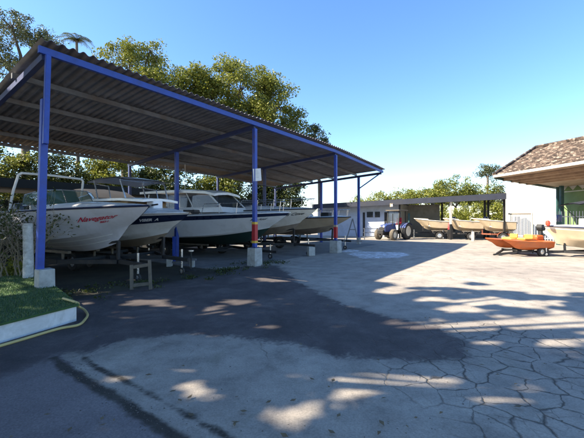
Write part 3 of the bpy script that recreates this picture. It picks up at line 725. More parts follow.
MB().bar((0, 0, 0), (0, 0, .95), .09).build('post', M['blue'], bp); MB().box((0, 0, .01), (.2, .2, .03)).build('foot', M['dark'], bp)
# back wall and dark lean-to roof seen behind the boats
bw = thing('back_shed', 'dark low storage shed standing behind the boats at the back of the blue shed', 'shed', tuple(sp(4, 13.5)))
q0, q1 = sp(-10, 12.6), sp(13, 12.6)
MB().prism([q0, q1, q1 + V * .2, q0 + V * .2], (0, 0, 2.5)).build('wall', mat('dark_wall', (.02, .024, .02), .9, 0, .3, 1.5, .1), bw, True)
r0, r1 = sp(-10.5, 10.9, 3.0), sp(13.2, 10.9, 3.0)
MB().prism([r0, r1, r1 + V * 4, r0 + V * 4], (0, 0, .40)).build('roof', mat('very_dark_roof', (.016, .02, .022), .95, 0, .3, 2, .1), bw, True)  # very dark tone over the whole roof
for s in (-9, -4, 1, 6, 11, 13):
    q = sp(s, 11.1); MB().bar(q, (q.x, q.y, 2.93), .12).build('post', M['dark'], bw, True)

# ------------------------------------------------------------------ turf platform, hose, stump
pf = thing('turf_platform', 'low whitewashed platform topped with green artificial turf at the left edge', 'platform', (-4.5, 5.2, 0))
c0 = Vector((-3.37, 5.21, 0)); Ub = Vector((.37, .93, 0)).normalized(); Vb = Vector((-.695, .72, 0)).normalized()
q = [c0, c0 + Vb * 4.3, c0 + Vb * 4.3 - Ub * 6, c0 - Ub * 6]
MB().prism([p_ + (Vector((0, 0, 0))) for p_ in q], (0, 0, .235)).build('wall', M['whitewash'], pf, True, False, .01)
e = [c0 + (Ub * .03 - Vb * .03), c0 + Vb * 4.33 + Ub * .03, c0 + Vb * 4.33 - Ub * 6, c0 - Ub * 6 - Vb * .03]
MB().prism([p_ + Vector((0, 0, .237)) for p_ in e], (0, 0, .03)).build('turf', M['turf'], pf, True)
b = MB()
for _ in range(26000):
    a, c = rnd.random(), rnd.random(); p = c0 - Ub * (a * 5.0) + Vb * (c * 4.3 - .02) + Ub * .02 + Vector((0, 0, .265)); h_ = rnd.uniform(.02, .045); an = rnd.uniform(0, 6.28)
    w_ = Vector((math.cos(an), math.sin(an), 0)) * .006; tl = Vector((rnd.uniform(-.02, .02), rnd.uniform(-.02, .02), h_)); b.add([p - w_, p + w_, p + tl], [(0, 1, 2)])
tb = b.build('turf_blades', leafmat('turf_blades', [(0, (.035, .085, .02)), (.6, (.06, .125, .032)), (1, (.12, .16, .06))], .2), pf, True); tb['kind'] = 'stuff'
hp = [c0 - Ub * 5 - Vb * -.0 + Vector((.13, -.05, .02))] + [c0 - Ub * k + Vector((.14 + .02 * math.sin(k * 3), -.06, .022)) for k in (4, 3, 2.2, 1.5, .9, .4)] + \
     [G(78, 325, .03), G(85, 319.5, .03), G(87.5, 314.5, .03), G(84, 309.5, .05), G(78, 306, .12), c0 + Vector((-.02, .06, .27)), c0 + Vector((-.35, .2, .31))]
def smoothpts(p, n=6):
    out = []
    for i in range(len(p) - 1):
        a, b_, c, d = p[max(i - 1, 0)], p[i], p[i + 1], p[min(i + 2, len(p) - 1)]
        for k in range(n):
            t = k / n; out.append(.5 * ((2 * b_) + (c - a) * t + (2 * a - 5 * b_ + 4 * c - d) * t * t + (3 * b_ - a - 3 * c + d) * t ** 3))
    return out + [p[-1]]
tag(MB().tube(smoothpts(hp), .019, 8).build('garden_hose', M['hose'], None, False, True), 'yellowish garden hose curling round the corner of the turf platform', 'hose')
sp_ = P(28, 225, 7.6)
st = thing('pale_post', 'flaking whitewashed round post standing left of the first blue post', 'post', (sp_.x, sp_.y, 0))
MB().tube([(0, 0, 0), (.01, 0, .7), (-.01, 0, 1.5)], [.11, .1, .095], 12).build('shaft', mat('flaking_whitewash', (.52, .52, .50), .9, 0, .3, 9, .4, (.10, .09, .07)), st, False, True)

# ------------------------------------------------------------------ foliage
def leaf_object(name, C, size, m, parent=None, world=True, up=.35, asp=.55):
    n = len(C); C = np.asarray(C, dtype=np.float64)
    if world and parent is not None:
        lx = parent.location; C = C - np.array([lx.x, lx.y, lx.z])
    N = nrg.normal(size=(n, 3)); N[:, 2] = np.abs(N[:, 2]) + up; N /= np.linalg.norm(N, axis=1)[:, None]
    T = nrg.normal(size=(n, 3)); T -= N * (T * N).sum(1)[:, None]; T /= np.linalg.norm(T, axis=1)[:, None]
    Bn = np.cross(N, T); s = size * nrg.uniform(.6, 1.35, n)[:, None]
    v = np.empty((n, 6, 3)); w = s * asp
    v[:, 0] = C - T * s * .5; v[:, 1] = C - T * s * .15 + Bn * w * .5 + N * s * .08; v[:, 2] = C + T * s * .22 + Bn * w * .42 + N * s * .06
    v[:, 3] = C + T * s * .55; v[:, 4] = C + T * s * .22 - Bn * w * .42 + N * s * .06; v[:, 5] = C - T * s * .15 - Bn * w * .5 + N * s * .08
    me = bpy.data.meshes.new(name); me.vertices.add(n * 6); me.vertices.foreach_set('co', v.reshape(-1))
    idx = (np.arange(n)[:, None] * 6 + np.array([0, 1, 2, 3, 0, 3, 4, 5])[None]).reshape(-1)
    me.loops.add(n * 8); me.loops.foreach_set('vertex_index', idx.astype(np.int32))
    me.polygons.add(n * 2); me.polygons.foreach_set('loop_start', np.arange(0, n * 8, 4, dtype=np.int32))
    me.update(calc_edges=True); me.validate(); me.materials.append(m)
    o = bpy.data.objects.new(name, me); COL.objects.link(o)
    if parent is not None: o.parent = parent
    return o
def make_tree(label, loc, blobs, nclump, nleaf, size, m, group=None, trunk_r=.25, clump_r=.6, name='tree', shell=.55, cat='tree', squash=.75):
    nleaf = int(nleaf * 1.7); size = size * .76
    """blobs: (x, y, z, rx, ry, rz) ellipsoids in world space"""
    root = thing(name, label, cat, loc, 0, group); loc = Vector(loc); tops = []
    vol = [b[3] * b[4] * b[5] for b in blobs]; tot = sum(v ** .75 for v in vol); centers = []
    for bl, vv in zip(blobs, vol):
        for _ in range(max(3, int(nclump * vv ** .75 / tot))):
            d = nrg.normal(size=3); d /= np.linalg.norm(d); rr = (shell + (1 - shell) * nrg.random()) ** 1.0 * (.82 + .28 * nrg.random())
            centers.append(np.array(bl[:3]) + d * rr * np.array(bl[3:]))
    L = []
    for c in centers:
        k = int(nleaf * (.5 + nrg.random())); r_ = clump_r * (.6 + .8 * nrg.random())
        dd = nrg.normal(size=(k, 3)); dd /= np.linalg.norm(dd, axis=1)[:, None]; L.append(c + dd * (nrg.random((k, 1)) ** .45) * np.array([r_, r_, r_ * squash]))
    L = np.concatenate(L); L = L[L[:, 2] > loc.z + .15]
    tm = MB(); fork = Vector((loc.x, loc.y, loc.z)); zmin = min(b[2] - b[5] for b in blobs)
    base_h = max(.6, zmin - loc.z + .4); w1 = Vector((rnd.uniform(-.2, .2), rnd.uniform(-.2, .2), base_h))
    tm.tube([fork, fork + w1 * .5, fork + w1], [trunk_r * 1.25, trunk_r, trunk_r * .85], 10)
    for bl in blobs:
        c = Vector(bl[:3]); a = fork + w1 * .95; mid = a.lerp(c, .5) + Vector((rnd.uniform(-.4, .4), rnd.uniform(-.4, .4), .3))
        tm.tube([a, mid, c], [trunk_r * .6, trunk_r * .4, trunk_r * .16], 7)
    for c in centers[::2]:
        bl = min(blobs, key=lambda q: np.sum((np.array(q[:3]) - c) ** 2)); s_ = Vector(bl[:3]); e_ = Vector(c)
        tm.tube([s_, s_.lerp(e_, .5) + Vector((rnd.uniform(-.2, .2), rnd.uniform(-.2, .2), .12)), e_], [trunk_r * .16, trunk_r * .1, trunk_r * .04], 4)
    tm.build('trunk', M['bark'], root, True, True, 0, 60)
    leaf_object('crown', L, size, m, root); return root
def PB(px, py, d, rx, ry, rz):          # ellipsoid centred on an image point, radii in photograph pixels (x, z), depth radius in metres
    c = P(px, py, d); return (c.x, c.y, c.z, rx * d / F, ry, rz * d / F)
TGp = 'trees behind the blue shed'
make_tree('feathery tree with sky showing through, tall at the left corner behind the shed roof', (-21.5, 27, 0),
    [PB(12, 28, 26, 26, 2.5, 20), PB(38, 42, 26, 20, 2.2, 13), PB(5, 62, 26, 22, 2.2, 16), PB(-25, 30, 26, 24, 3, 26), PB(48, 34, 27, 12, 1.5, 7), PB(25, 70, 26, 16, 2, 10)], 150, 70, .16, M['leaf_feather'], TGp, .3, .55, shell=.3)
make_tree('round yellow-green tree above the middle of the shed roof, left of the largest crown', (-14.5, 29, 0),
    [PB(130, 72, 28, 32, 2.8, 26), PB(165, 88, 28, 26, 2.6, 22), PB(105, 90, 28, 22, 2.4, 22), PB(190, 92, 29, 16, 2, 18), PB(130, 120, 28, 50, 2.5, 26), PB(150, 50, 28, 12, 1.8, 9), PB(196, 84, 28.5, 16, 2, 16)], 260, 95, .21, M['leaf_olive'], TGp, .3, .75)
make_tree('largest sunlit yellow-green tree crown rising over the shed roof', (-6, 31, 0),
    [PB(240, 92, 30, 34, 3.2, 28), PB(215, 108, 30, 26, 3, 26), PB(278, 108, 30, 26, 2.8, 26), PB(255, 130, 30, 44, 3, 30), PB(200, 125, 30, 20, 2.5, 24), PB(230, 72, 30, 16, 2, 10), PB(209, 84, 30, 15, 2.2, 16), PB(262, 88, 30, 16, 2.2, 14), PB(295, 125, 30, 14, 2, 18)], 300, 100, .22, M['leaf_olive'], TGp, .38, .8)
make_tree('small dark green tree at the right end of the crowns over the shed roof', (2.9, 34, 0),
    [PB(315, 140, 33, 14, 2, 14), PB(322, 160, 33, 12, 2, 16), PB(308, 165, 33, 16, 2, 18)], 80, 75, .2, M['leaf_dark'], TGp, .2, .65)
# palm
pr = P(76, 40, 25); pm = thing('palm_tree', 'thin palm head rising between the feathery tree and the round tree', 'palm', (pr.x, pr.y, 0))
MB().tube([(0, 0, 0), (.15, 0, 6), (.05, 0, pr.z)], [.16, .12, .09], 10).build('trunk', M['bark'], pm, False, True)
b = MB()
for k in range(16):
    a = k / 16 * 6.283 + rnd.uniform(-.2, .2); el = rnd.uniform(.15, 1.1); d = Vector((math.cos(a), math.sin(a), 0)); Lf = rnd.uniform(1.1, 1.6)
    sp0 = [Vector((.05, 0, pr.z)) + d * Lf * t * math.cos(el * (1 - .3 * t)) + Vector((0, 0, Lf * (t * math.sin(el) - .75 * t * t))) for t in np.linspace(0, 1, 9)]
    b.tube(sp0, [.02, .018, .016, .014, .012, .01, .008, .006, .004], 4); sd = d.cross(Vector((0, 0, 1)))
    for i in range(1, 9):
        for h_ in (0, .5):
            q_ = sp0[i - 1].lerp(sp0[i], h_)
            for s2 in (1, -1):
                tip = q_ + sd * s2 * .38 * (1 - abs(i / 9 - .4)) + d * .18 - Vector((0, 0, .16)); b.add([q_, q_ + d * .05, tip], [(0, 1, 2)])
b.build('crown', M['leaf_feather'], pm)
# hedge and shrubs seen under the shed roof
for k, (px, d, rz_, h_, mm, lab) in enumerate(((-20, 23, 46, 5.3, 'leaf_olive', 'olive shrubby tree in the gap left of the first blue post'), (45, 24, 42, 4.8, 'leaf_dark', 'dark bush in the gap behind the white tube arch'), (105, 25, 30, 4.9, 'leaf_olive', 'olive bush in the gap right of the tube arch'),
        (160, 26, 36, 4.3, 'leaf_dark', 'dark bush in the gap over the striped boat'), (220, 27, 30, 4.4, 'leaf_olive', 'olive green bush in the gap over the cabin cruiser roof'), (275, 28, 30, 4.0, 'leaf_dark', 'thin dark bush in the gap right of the cabin cruiser'))):
    c = P(px, 180, d); make_tree(lab, (c.x, c.y, 0), [(c.x, c.y, h_ * .62, rz_ * d / F, 1.5, h_ * .42), (c.x + .6, c.y, h_ * 1.0, rz_ * d / F * .9, 1.3, h_ * .4), (c.x - .9, c.y, h_ * .95, rz_ * d / F * .7, 1.3, h_ * .4)], 150, 80, .2, M[mm], 'bushes behind the blue shed', .12, .6, 'bush', cat='bush')
# vegetation beyond the far shed
TG2 = 'trees beyond the far shed'
def far_tree(px, pyt, pyb, rx, d, mm, lab, nc=70, nl=60, sz=.2, name='tree', shell=.5):
    c = P(px, (pyt + pyb) / 2, d); rz_ = (pyb - pyt) / 2 * d / F
    make_tree(lab, (c.x, c.y, 0), [(c.x, c.y, c.z, rx * d / F, 2, rz_), (c.x - rx * d / F * .5, c.y, c.z - rz_ * .4, rx * d / F * .6, 1.6, rz_ * .8), (c.x + rx * d / F * .5, c.y, c.z - rz_ * .3, rx * d / F * .6, 1.6, rz_ * .8)], nc, nl, sz, M[mm], TG2, .14, .6, name, shell)
far_tree(455, 174, 206, 26, 38, 'leaf_olive', 'broad round tree above the middle of the far shed roof', 110, 75)
far_tree(430, 183, 208, 18, 39, 'leaf_bright', 'bright yellow-green tree above the far shed roof, left of the broad round one')
far_tree(404, 186, 208, 15, 40, 'leaf_bright', 'pale sunlit thicket above the tractor')
far_tree(380, 190, 212, 13, 40, 'leaf_bright', 'pale low bush above the shed door left of the tractor', 50)
far_tree(357, 196, 214, 12, 42, 'leaf_bright', 'small pale bush between the two last blue posts', 40)
far_tree(482, 184, 206, 14, 38, 'leaf_bright', 'bright low tree above the right end of the far shed roof', 60)
far_tree(500, 178, 215, 9, 37, 'leaf_feather', 'loose grey-green tree at the tiled roof corner', 40, 45)
far_tree(487, 162, 178, 9, 40, 'leaf_feather', 'tall thin tree with open crown rising left of the tiled roof', 34, 38, .2, 'tree', .2)
# bright plants behind the open part of the far shed
for k, (px, d, lab) in enumerate(((457, 33, 'bright leafy shrub seen through the far shed right of its pale post'), (473, 32, 'bright leafy shrub seen through the middle of the open far shed'), (492, 31.5, 'bright leafy shrub seen through the right end of the far shed'), (436, 35, 'bright leafy shrub behind the far shed left of its pale post'))):
    c = P(px, 216, d); make_tree(lab, (c.x, c.y, 0), [(c.x, c.y, 1.5, 1.1, .8, 1.3), (c.x + .6, c.y, 2.2, .8, .7, .9)], 46, 60, .17, M['leaf_bright'], 'shrubs behind the far shed', .06, .5, 'shrub', cat='shrub')

# dead-branch bush at the left edge
db = thing('bare_bush', 'tangle of bare dry branches at the left edge beside the flaking post', 'bush', (-6.75, 7.9, 0))
b = MB(); tips = []
def twig(p, d, L, r_, n):
    q_ = p + d * L; m_ = p.lerp(q_, .5) + Vector((rnd.uniform(-1, 1), rnd.uniform(-1, 1), rnd.uniform(-.5, 1))) * L * .08
    b.tube([p, m_, q_], [r_, r_ * .8, r_ * .6], 5); tips.append(q_)
    if n:
        for _ in range(3 if n > 1 else 2):
            e_ = (d + Vector((rnd.uniform(-1, 1), rnd.uniform(-1, 1), rnd.uniform(-.7, .9))) * .8).normalized(); twig(p.lerp(q_, rnd.uniform(.5, 1)), e_, L * rnd.uniform(.55, .85), r_ * .6, n - 1)
for _ in range(24):
    twig(Vector((rnd.uniform(-1.0, .45), rnd.uniform(-.4, .4), .1)), Vector((rnd.uniform(-.6, .6), rnd.uniform(-.6, .6), 1)).normalized(), rnd.uniform(.75, 1.15), .016, 3)
b.build('branches', M['twig'], db)
leaf_object('leaves', [tuple(t + Vector((rnd.gauss(0, .05), rnd.gauss(0, .05), rnd.gauss(0, .05)))) for t in tips for _ in range(3)], .07, M['leaf_dark'], db, False)
for k, (px, py, lab) in enumerate(((8, 273, 'small green weed behind the turf platform at the left edge'), (18, 271, 'small green weed behind the turf platform beside the flaking post'))):
    c = P(px, 262, 8.6); w = thing('weed', lab, 'weed', (c.x, c.y, 0), 0, 'weeds behind the turf')
    leaf_object('leaves', nrg.normal(size=(220, 3)) * [.16, .16, .14] + [0, 0, .32], .09, M['leaf_bright'], w, False)
# weeds along the shed edge
C_ = []
for _ in range(150):
    s = rnd.uniform(-1.5, 7.2); t = rnd.gauss(.05, .35); p = sp(s, t)
    if NA(p.x * 1.5, p.y * 1.5) < .45: continue
    for _k in range(26): C_.append((p.x + rnd.gauss(0, .09), p.y + rnd.gauss(0, .09), .02 + abs(rnd.gauss(0, .035))))
leaf_object('ground_weeds', C_, .05, M['leaf_dark'])['kind'] = 'stuff'

# shade trees to the left of the camera: real trees just out of the picture, whose sunlight gaps make the dapples
ELL = [(215, 354, 30, 5.5), (243, 356, 14, 3), (150, 303, 19, 2.4), (165, 362, 14, 3), (148, 366, 9, 2.4), (120, 376, 9, 4), (182, 370, 10, 3), (296, 414, 17, 5), (193, 389, 8, 3), (240, 302, 15, 2.4), (215, 311, 10, 2),
  (357, 386, 20, 6), (350, 374, 16, 5), (388, 383, 20, 5), (443, 384, 20, 7.5), (398, 377, 14, 4), (268, 325, 6, 2), (425, 328, 15, 3), (440, 323, 12, 3), (485, 302, 26, 3.2), (550, 320, 42, 6.5), (490, 326, 44, 5), (554, 345, 13, 4), (577, 360, 12, 3), (490, 343, 9, 2.5),
  (496, 397, 12, 3.5), (528, 392, 14, 3), (394, 291, 18, 2.6), (40, 296, 14, 2.5), (28, 305, 14, 2.5), (300, 372, 10, 2), (40, 415, 9, 3), (276, 362, 6, 1.6), (610, 335, 26, 8), (455, 309, 16, 2.2), (530, 304, 40, 3), (430, 300, 12, 1.8), (210, 340, 7, 1.6)]
def shaded(gx, gy):
    if gy > .9:
        px = 292 + gx / gy * F; py = 219 + H * F / gy
        if px > 372:
            bnd = 283 + (px - 372) * .065 + (NA(gx * 1.1, gy * 1.7) - .5) * 16
            if py < bnd: return False
        j = (NB(gx * 7, gy * 7) - .5) * .9 + (NA(gx * 17, gy * 17) - .5) * .5
        mx_, my_ = .12 * F / gy, .13 * H * F / gy ** 2
        for ex, ey, rx, ry in ELL:
            q_ = ((px - ex) / (rx + mx_)) ** 2 + ((py - ey) / (ry + my_)) ** 2
            if q_ < 1.1 + j: return False
        if px > 380 and py < 330 and NA(gx * 1.9 + 9, gy * 3.1) > .72: return False
    return True
TT = [(-9.5, 2.6), (-10.5, -2.5), (-14.5, 7.5), (-20, 13)]
CR = [[], [], [], []]
cnt = 0
while cnt < 46000:
    if rnd.random() < .72: gx, gy = rnd.uniform(-11, 9.5), rnd.uniform(-2.5, 8.4)
    else: gx, gy = rnd.uniform(-14, -1), rnd.uniform(7.5, 17)
    if gy > 11.5 and gx > -6: continue
    h_ = rnd.uniform(6.8, 13.5); X = gx - h_ / te * (-SUN_AZ[0] / n_); Y = gy + h_ / te * SUN_AZ[1] / n_
    if not (X < -.98 * Y - .8 or h_ - H > .80 * max(Y, .5) + .3): continue
    if Y > 8.5 and X > -1.05 * Y: continue
    if NB(X * .55 + 20, Y * .55 + h_ * .4) < .22: cnt += .2; continue
    if not shaded(gx, gy): cnt += .3; continue
    k = min(range(4), key=lambda i: (X - TT[i][0]) ** 2 + (Y - TT[i][1]) ** 2); CR[k].append((X, Y, h_)); cnt += 1
for k, (x, y) in enumerate(TT):
    lab = ['spreading shade tree overhanging the yard just left of the camera', 'spreading shade tree behind the left shoulder of the camera', 'shade tree by the left end of the blue shed', 'shade tree beyond the left end of the blue shed'][k]
    r = thing('shade_tree', lab, 'tree', (x, y, 0), 0, 'shade trees left of the yard')
    L = np.array(CR[k]); tm = MB(); fork = Vector((x, y, 4.2)); tm.tube([(x, y, 0), (x + .1, y, 2), fork], [.42, .34, .3], 12)
    for i in nrg.choice(len(L), 26, replace=False):
        e_ = Vector(L[i]); tm.tube([fork, fork.lerp(e_, .5) + Vector((0, 0, .5)), e_], [.12, .07, .02], 6)
    tm.build('trunk', M['bark'], r, True, True, 0, 60); leaf_object('crown', L, .36, M['leaf_dark'], r, True, .6, .62)

# ------------------------------------------------------------------ far shed
A0 = Vector((12.3, 25.8, 0)); AD = Vector((.85, -.52, 0)).normalized(); AN = Vector((.52, .85, 0)).normalized()
def fp(s, t, z=0): return A0 + AD * s + AN * t + Vector((0, 0, z))
fs = thing('far_shed', 'long low dark-roofed shed across the far side of the yard', 'shed', tuple(fp(-3, 1.5)))
zt = lambda s: 3.30 + .03 * s
E0, E1 = -12.0, 3.62
b = MB()
fa = [fp(E0, -.25, zt(E0)), fp(E1, -.25, zt(E1))]; bk_ = [fp(E1, 4.2, zt(E1) - .1), fp(E0, 4.2, zt(E0) - .1)]
b.prism(fa + bk_, (0, 0, .05)); b.build('roof', M['shed_roof'], fs, True)
MB().prism([fp(E0, -.31, zt(E0) - .36), fp(E1, -.31, zt(E1) - .40), fp(E1, -.25, zt(E1) - .40), fp(E0, -.25, zt(E0) - .36)], (0, 0, .42)).build('fascia', M['shed_roof'], fs, True)
for s in (-9, -6.5, -4, -1.8, 0, 1.8, 3.4):
    MB().bar(fp(s, -.2, zt(s) - .2), fp(s, 4.1, zt(s) - .3), .08, .14).build('rafter', M['dark'], fs, True)
q = fp(0, .0); MB().bar((q.x, q.y, 1.2), (q.x, q.y, zt(0) - .2), .14).build('post', M['white2'], fs, True)
MB().bar((q.x, q.y, 0), (q.x, q.y, 1.2), .15).build('post_base', M['dark'], fs, True)
for s, t in ((-1.0, 3.0), (2.2, 3.2), (2.45, 3.4), (3.5, .2), (-3.9, .1)):
    q = fp(s, t); MB().bar((q.x, q.y, 0), (q.x, q.y, zt(s) - .2), .12).build('post', M['dark'], fs, True)
w0, w1 = fp(-12, .9), fp(-4.1, .9)
MB().prism([w0, w1, w1 + AN * .15, w0 + AN * .15], (0, 0, 2.95)).build('wall', M['shed_wall'], fs, True)
w0, w1 = fp(-4.1, .9), fp(-4.1, 3.8); MB().prism([w0, w1, w1 + AD * .12, w0 + AD * .12], (0, 0, 2.95)).build('side_wall', M['grey_wall'], fs, True)
w0, w1 = fp(-3.97, 3.7), fp(-1.3, 3.7); MB().prism([w0, w1, w1 + AN * .15, w0 + AN * .15], (0, 0, 2.9)).build('back_wall', M['grey_wall'], fs, True)
w0, w1 = fp(-1.3, 3.75), fp(3.6, 3.75); MB().prism([w0, w1, w1 + AN * .12, w0 + AN * .12], (0, 0, 1.0)).build('back_wall', M['grey_wall'], fs, True)
def on_wall(s0, s1, z0, z1, nm, m, par, dep=.05):
    a, c = fp(s0, .9 - dep), fp(s1, .9 - dep)
    return MB().prism([a + Vector((0, 0, z0)), c + Vector((0, 0, z0)), c + AN * (dep - .003) + Vector((0, 0, z0)), a + AN * (dep - .003) + Vector((0, 0, z0))], (0, 0, z1 - z0)).build(nm, m, par, True)
def pxs(px):                       # run along the wall line for an image column
    k = (px - 292) / F; q0 = fp(0, .9); return (k * q0.y - q0.x) / (AD.x - k * AD.y)
on_wall(pxs(384.5), pxs(389.5), 0, 2.2, 'door', M['dark'], fs); on_wall(pxs(408), pxs(410), 0, 2.1, 'door_frame', M['teal'], fs, .03)
on_wall(pxs(375), pxs(380), 1.75, 2.25, 'window', M['glass'], fs); on_wall(pxs(367), pxs(373), 1.75, 2.25, 'window', M['glass'], fs); on_wall(pxs(363), pxs(365), 0, 2.2, 'door', M['dark'], fs)
lb = fp(pxs(395.5), -.4, 2.75); lq = thing('lamp_box', 'small pale lamp box on the far shed fascia above the tractor', 'lamp', tuple(lb))
MB().box((0, 0, 0), (.22, .16, .3)).build('housing', M['cream'], lq, False, False, .02); MB().box((0, -.085, -.02), (.16, .012, .2)).build('lens', M['whiteletter'], lq)
# far boats on trailers
HF = Vector((-.93, .36, 0)).normalized(); FG = 'small cream boats under the far shed'
for px, d, lab, dk, tl in ((414, .55, 'small cream open boat behind the tractor, farthest left under the far shed', 'dark', 'low trailer under the cream boat nearest the tractor'),
                   (443, .5, 'small cream open boat just behind the pale post of the far shed', 'navy', 'low trailer under the cream boat behind the pale post'),
                   (472, .45, 'small cream open boat at the right end of the far shed beside the white wall', 'dark', 'low rusty trailer under the right-end cream boat')):
    kk = (px - 292) / F; q0 = fp(0, d); d = fp((kk * q0.y - q0.x) / (AD.x - kk * AD.y), d).y
    c = ((px - 292) / F * d, d, 0)
    bb, ff = make_boat(lab, FG, c, HF, 2.75, 1.25, .66, 1.42, 1.66, .75, [('hull', 'cream', 0, .93), ('gunwale', dk, .93, 1)], .6, 'white2', 'white2', 'open_boat')
    MB().bar(ff(.3, .85, 1), ff(.3, .85, -1), .25, .05).build('thwart', M['wood'], bb); outboard(bb, -2.75, 1.2)
    cc = tuple(Vector(c) - HF * .55); make_trailer(tl, cc, HF, 2.2, 1.2, .64, 'low trailers under the far boats', 'dark' if px < 470 else 'rusty')
q = P(473, 236, 24.3); sb = thing('short_post', 'short white bollard post in front of the right-end cream boat', 'post', (q.x, q.y, 0))
MB().tube([(0, 0, 0), (0, 0, .62)], .1, 12).lathe([(.1, .62), (.08, .67), (.01, .68)], (0, 0, 0), (0, 0, 1), 12).build('shaft', M['white2'], sb, False, True)
q = P(450, 228, 26.1); wb = thing('red_drum', 'faded red-orange drum standing beside the pale post of the far shed', 'drum', (q.x + .1, q.y + .25, 0))
MB().lathe([(.0, .7), (.15, .7), (.16, .68), (.15, .45), (.16, .43), (.15, .22), (.16, .02), (.13, 0)], (0, 0, .60), (0, 0, 1), 18).build('shell', M['red'], wb, False, True); MB().box((0, 0, .39), (.36, .36, .78)).build('block', M['dark'], wb)

# ------------------------------------------------------------------ tractor
hd = Vector((-.75, -.66, 0)).normalized(); fx = Vector(((386 - 292) / F * 25.4, 25.4, 0))
tr = thing('tractor', 'blue farm tractor with canopied cab parked before the far shed', 'tractor', tuple(fx), math.atan2(hd.y, hd.x))
prof = [(.55, .62), (.55, 1.02), (.30, 1.16), (-.9, 1.28), (-.9, .62)]
MB().prism([(x, -.29, z) for x, z in prof][::-1], (0, .58, 0)).build('hood', M['tractor_blue'], tr, False, False, .04)
MB().box((.56, 0, .85), (.03, .44, .3)).build('grille', M['black'], tr)
for y in (-.17, .17): MB().lathe([(.07, 0), (.07, .03), (.05, .04)], (.54, y, 1.03), (1, 0, .15), 12).build('headlight', M['whiteletter'], tr, False, True)
MB().box((.68, 0, .62), (.2, .5, .28)).build('front_weight', M['dark'], tr, False, False, .03)
MB().box((-.6, 0, .58), (1.9, .4, .32)).bar((0, -.55, .42), (0, .55, .42), .14).bar((-1.75, -.6, .6), (-1.75, .6, .6), .2).build('chassis', M['dark'], tr)
for sd in (1, -1):
    wheel(tr, (0, sd * .66, .42), (0, sd, 0), .42, .28, 'dusty', 'rim', .6); wheel(tr, (-1.75, sd * .72, .66), (0, sd, 0), .66, .36, 'black', 'rim', .62)
    rows = [[(-1.75 + .70 * math.cos(a), sd * .72 + y, .62 + .70 * math.sin(a)) for y in (-.22, .22)] for a in np.linspace(.5, 2.3, 10)]
    MB().grid(rows).grid([[Vector(p) - Vector((0, 0, .03)) for p in r_] for r_ in rows], True).build('fender', M['tractor_blue'], tr, False, True)
for sd in (1, -1):
    MB().bar((-.95, sd * .5, .7), (-.95, sd * .5, 1.2), .06).bar((-.95, sd * .5, 1.19), (-1.05, sd * .5, 2.22), .055).build('cab_post', M['dark'], tr)
    MB().bar((-1.95, sd * .5, 1.25), (-1.95, sd * .5, 2.22), .055).build('cab_post', M['dark'], tr)
MB().box((-1.5, 0, 2.27), (1.35, 1.2, .1)).build('cab_roof', M['dusty'], tr, False, False, .03)
MB().poly([(-.96, -.48, 1.25), (-.96, .48, 1.25), (-1.05, .48, 2.2), (-1.05, -.48, 2.2)]).build('windscreen', M['glass'], tr)
MB().box((-1.65, 0, 1.2), (.45, .45, .12)).box((-1.86, 0, 1.48), (.1, .45, .45)).build('seat', M['redletter'], tr, False, False, .03)
MB().tube([(-1.05, 0, 1.2), (-1.25, 0, 1.48)], .025, 8).tube([(-1.25 + .06 * math.cos(a), .18 * math.sin(a), 1.48 + .1 * math.cos(a)) for a in np.linspace(0, 6.283, 17)], .018, 6).build('steering_wheel', M['black'], tr, False, True)
MB().tube([(-.35, .36, 1.1), (-.35, .36, 2.0)], .035, 8).build('exhaust', M['dark'], tr, False, True)
# small implement left of the tractor
q = P(371, 233, 25.8); im = thing('trailer_hitch_rack', 'low grey steel implement rack standing left of the tractor', 'rack', (q.x, q.y, 0))
for x in (-.5, .5): MB().bar((x, 0, 0), (x, 0, .9), .06).build('upright', M['steel'], im)
for z in (.25, .55, .85): MB().bar((-.6, .03, z), (.6, .03, z), .05).build('rail', M['steel'], im)

# ------------------------------------------------------------------ pavilion with the hipped tile roof
Cn = Vector((11.3, 18.6, 4.0)); Nn = Vector((12.65, 12.0, 4.0)); Fn = Vector((20.1, 25.2, 4.0)); Kn = Fn + (Nn - Cn)
R0 = Vector((15.3, 20.9, 6.0)); R1 = Vector((17.9, 13.8, 6.0))
pv = thing('tiled_pavilion', 'open pavilion with mottled hipped tile roof at the right edge', 'pavilion', (14, 18, 0))
def roof_face(b, quad, n=34):
    a, c, d, e = quad; rows_ = []                              # a,c eave; e,d ridge; stepped tile courses
    for i in range(n):
        for k in (i / n, (i + 1) / n - .0015):
            lift = .035 if k > i / n else 0
            p0, p1 = a.lerp(e, k), c.lerp(d, k); W_ = max(2, int((c - a).length / .08)); row = []
            for j in range(W_ + 1):
                q_ = p0.lerp(p1, j / W_); row.append(q_ + Vector((0, 0, .03 * abs(math.sin(j * .9)) + (.05 if k == i / n else .015) + .012 * (NA(j * .4, i * .9) - .5))))
            rows_.append(row)
    b.grid(rows_)
b = MB(); roof_face(b, (Cn, Nn, R1, R0)); roof_face(b, (Fn, Cn, R0, R0 + Vector((.02, .02, 0)))); b.build('tile_roof', M['tile'], pv, True)
b = MB(); b.poly([Nn, Kn, R1]); b.poly([Kn, Fn, R0, R1]); b.build('rear_roof', M['tile'], pv, True)
MB().tube([Cn + Vector((0, 0, .08)), R0 + Vector((0, 0, .1)), R1 + Vector((0, 0, .1))], .12, 8).build('ridge_tiles', M['tile'], pv, True, True)
inn = lambda p, k=.0, z=0: p.lerp((Cn + Kn) / 2, k) + Vector((0, 0, z))
MB().add([inn(p, .0, -.03) for p in (Cn, Nn, Kn, Fn)], [(0, 1, 2, 3)]).build('soffit', M['soffit'], pv, True)
MB().bar(Cn + Vector((0, 0, -.02)), Nn + Vector((0, 0, -.02)), .14, .13).build('gutter', M['gutter'], pv, True)
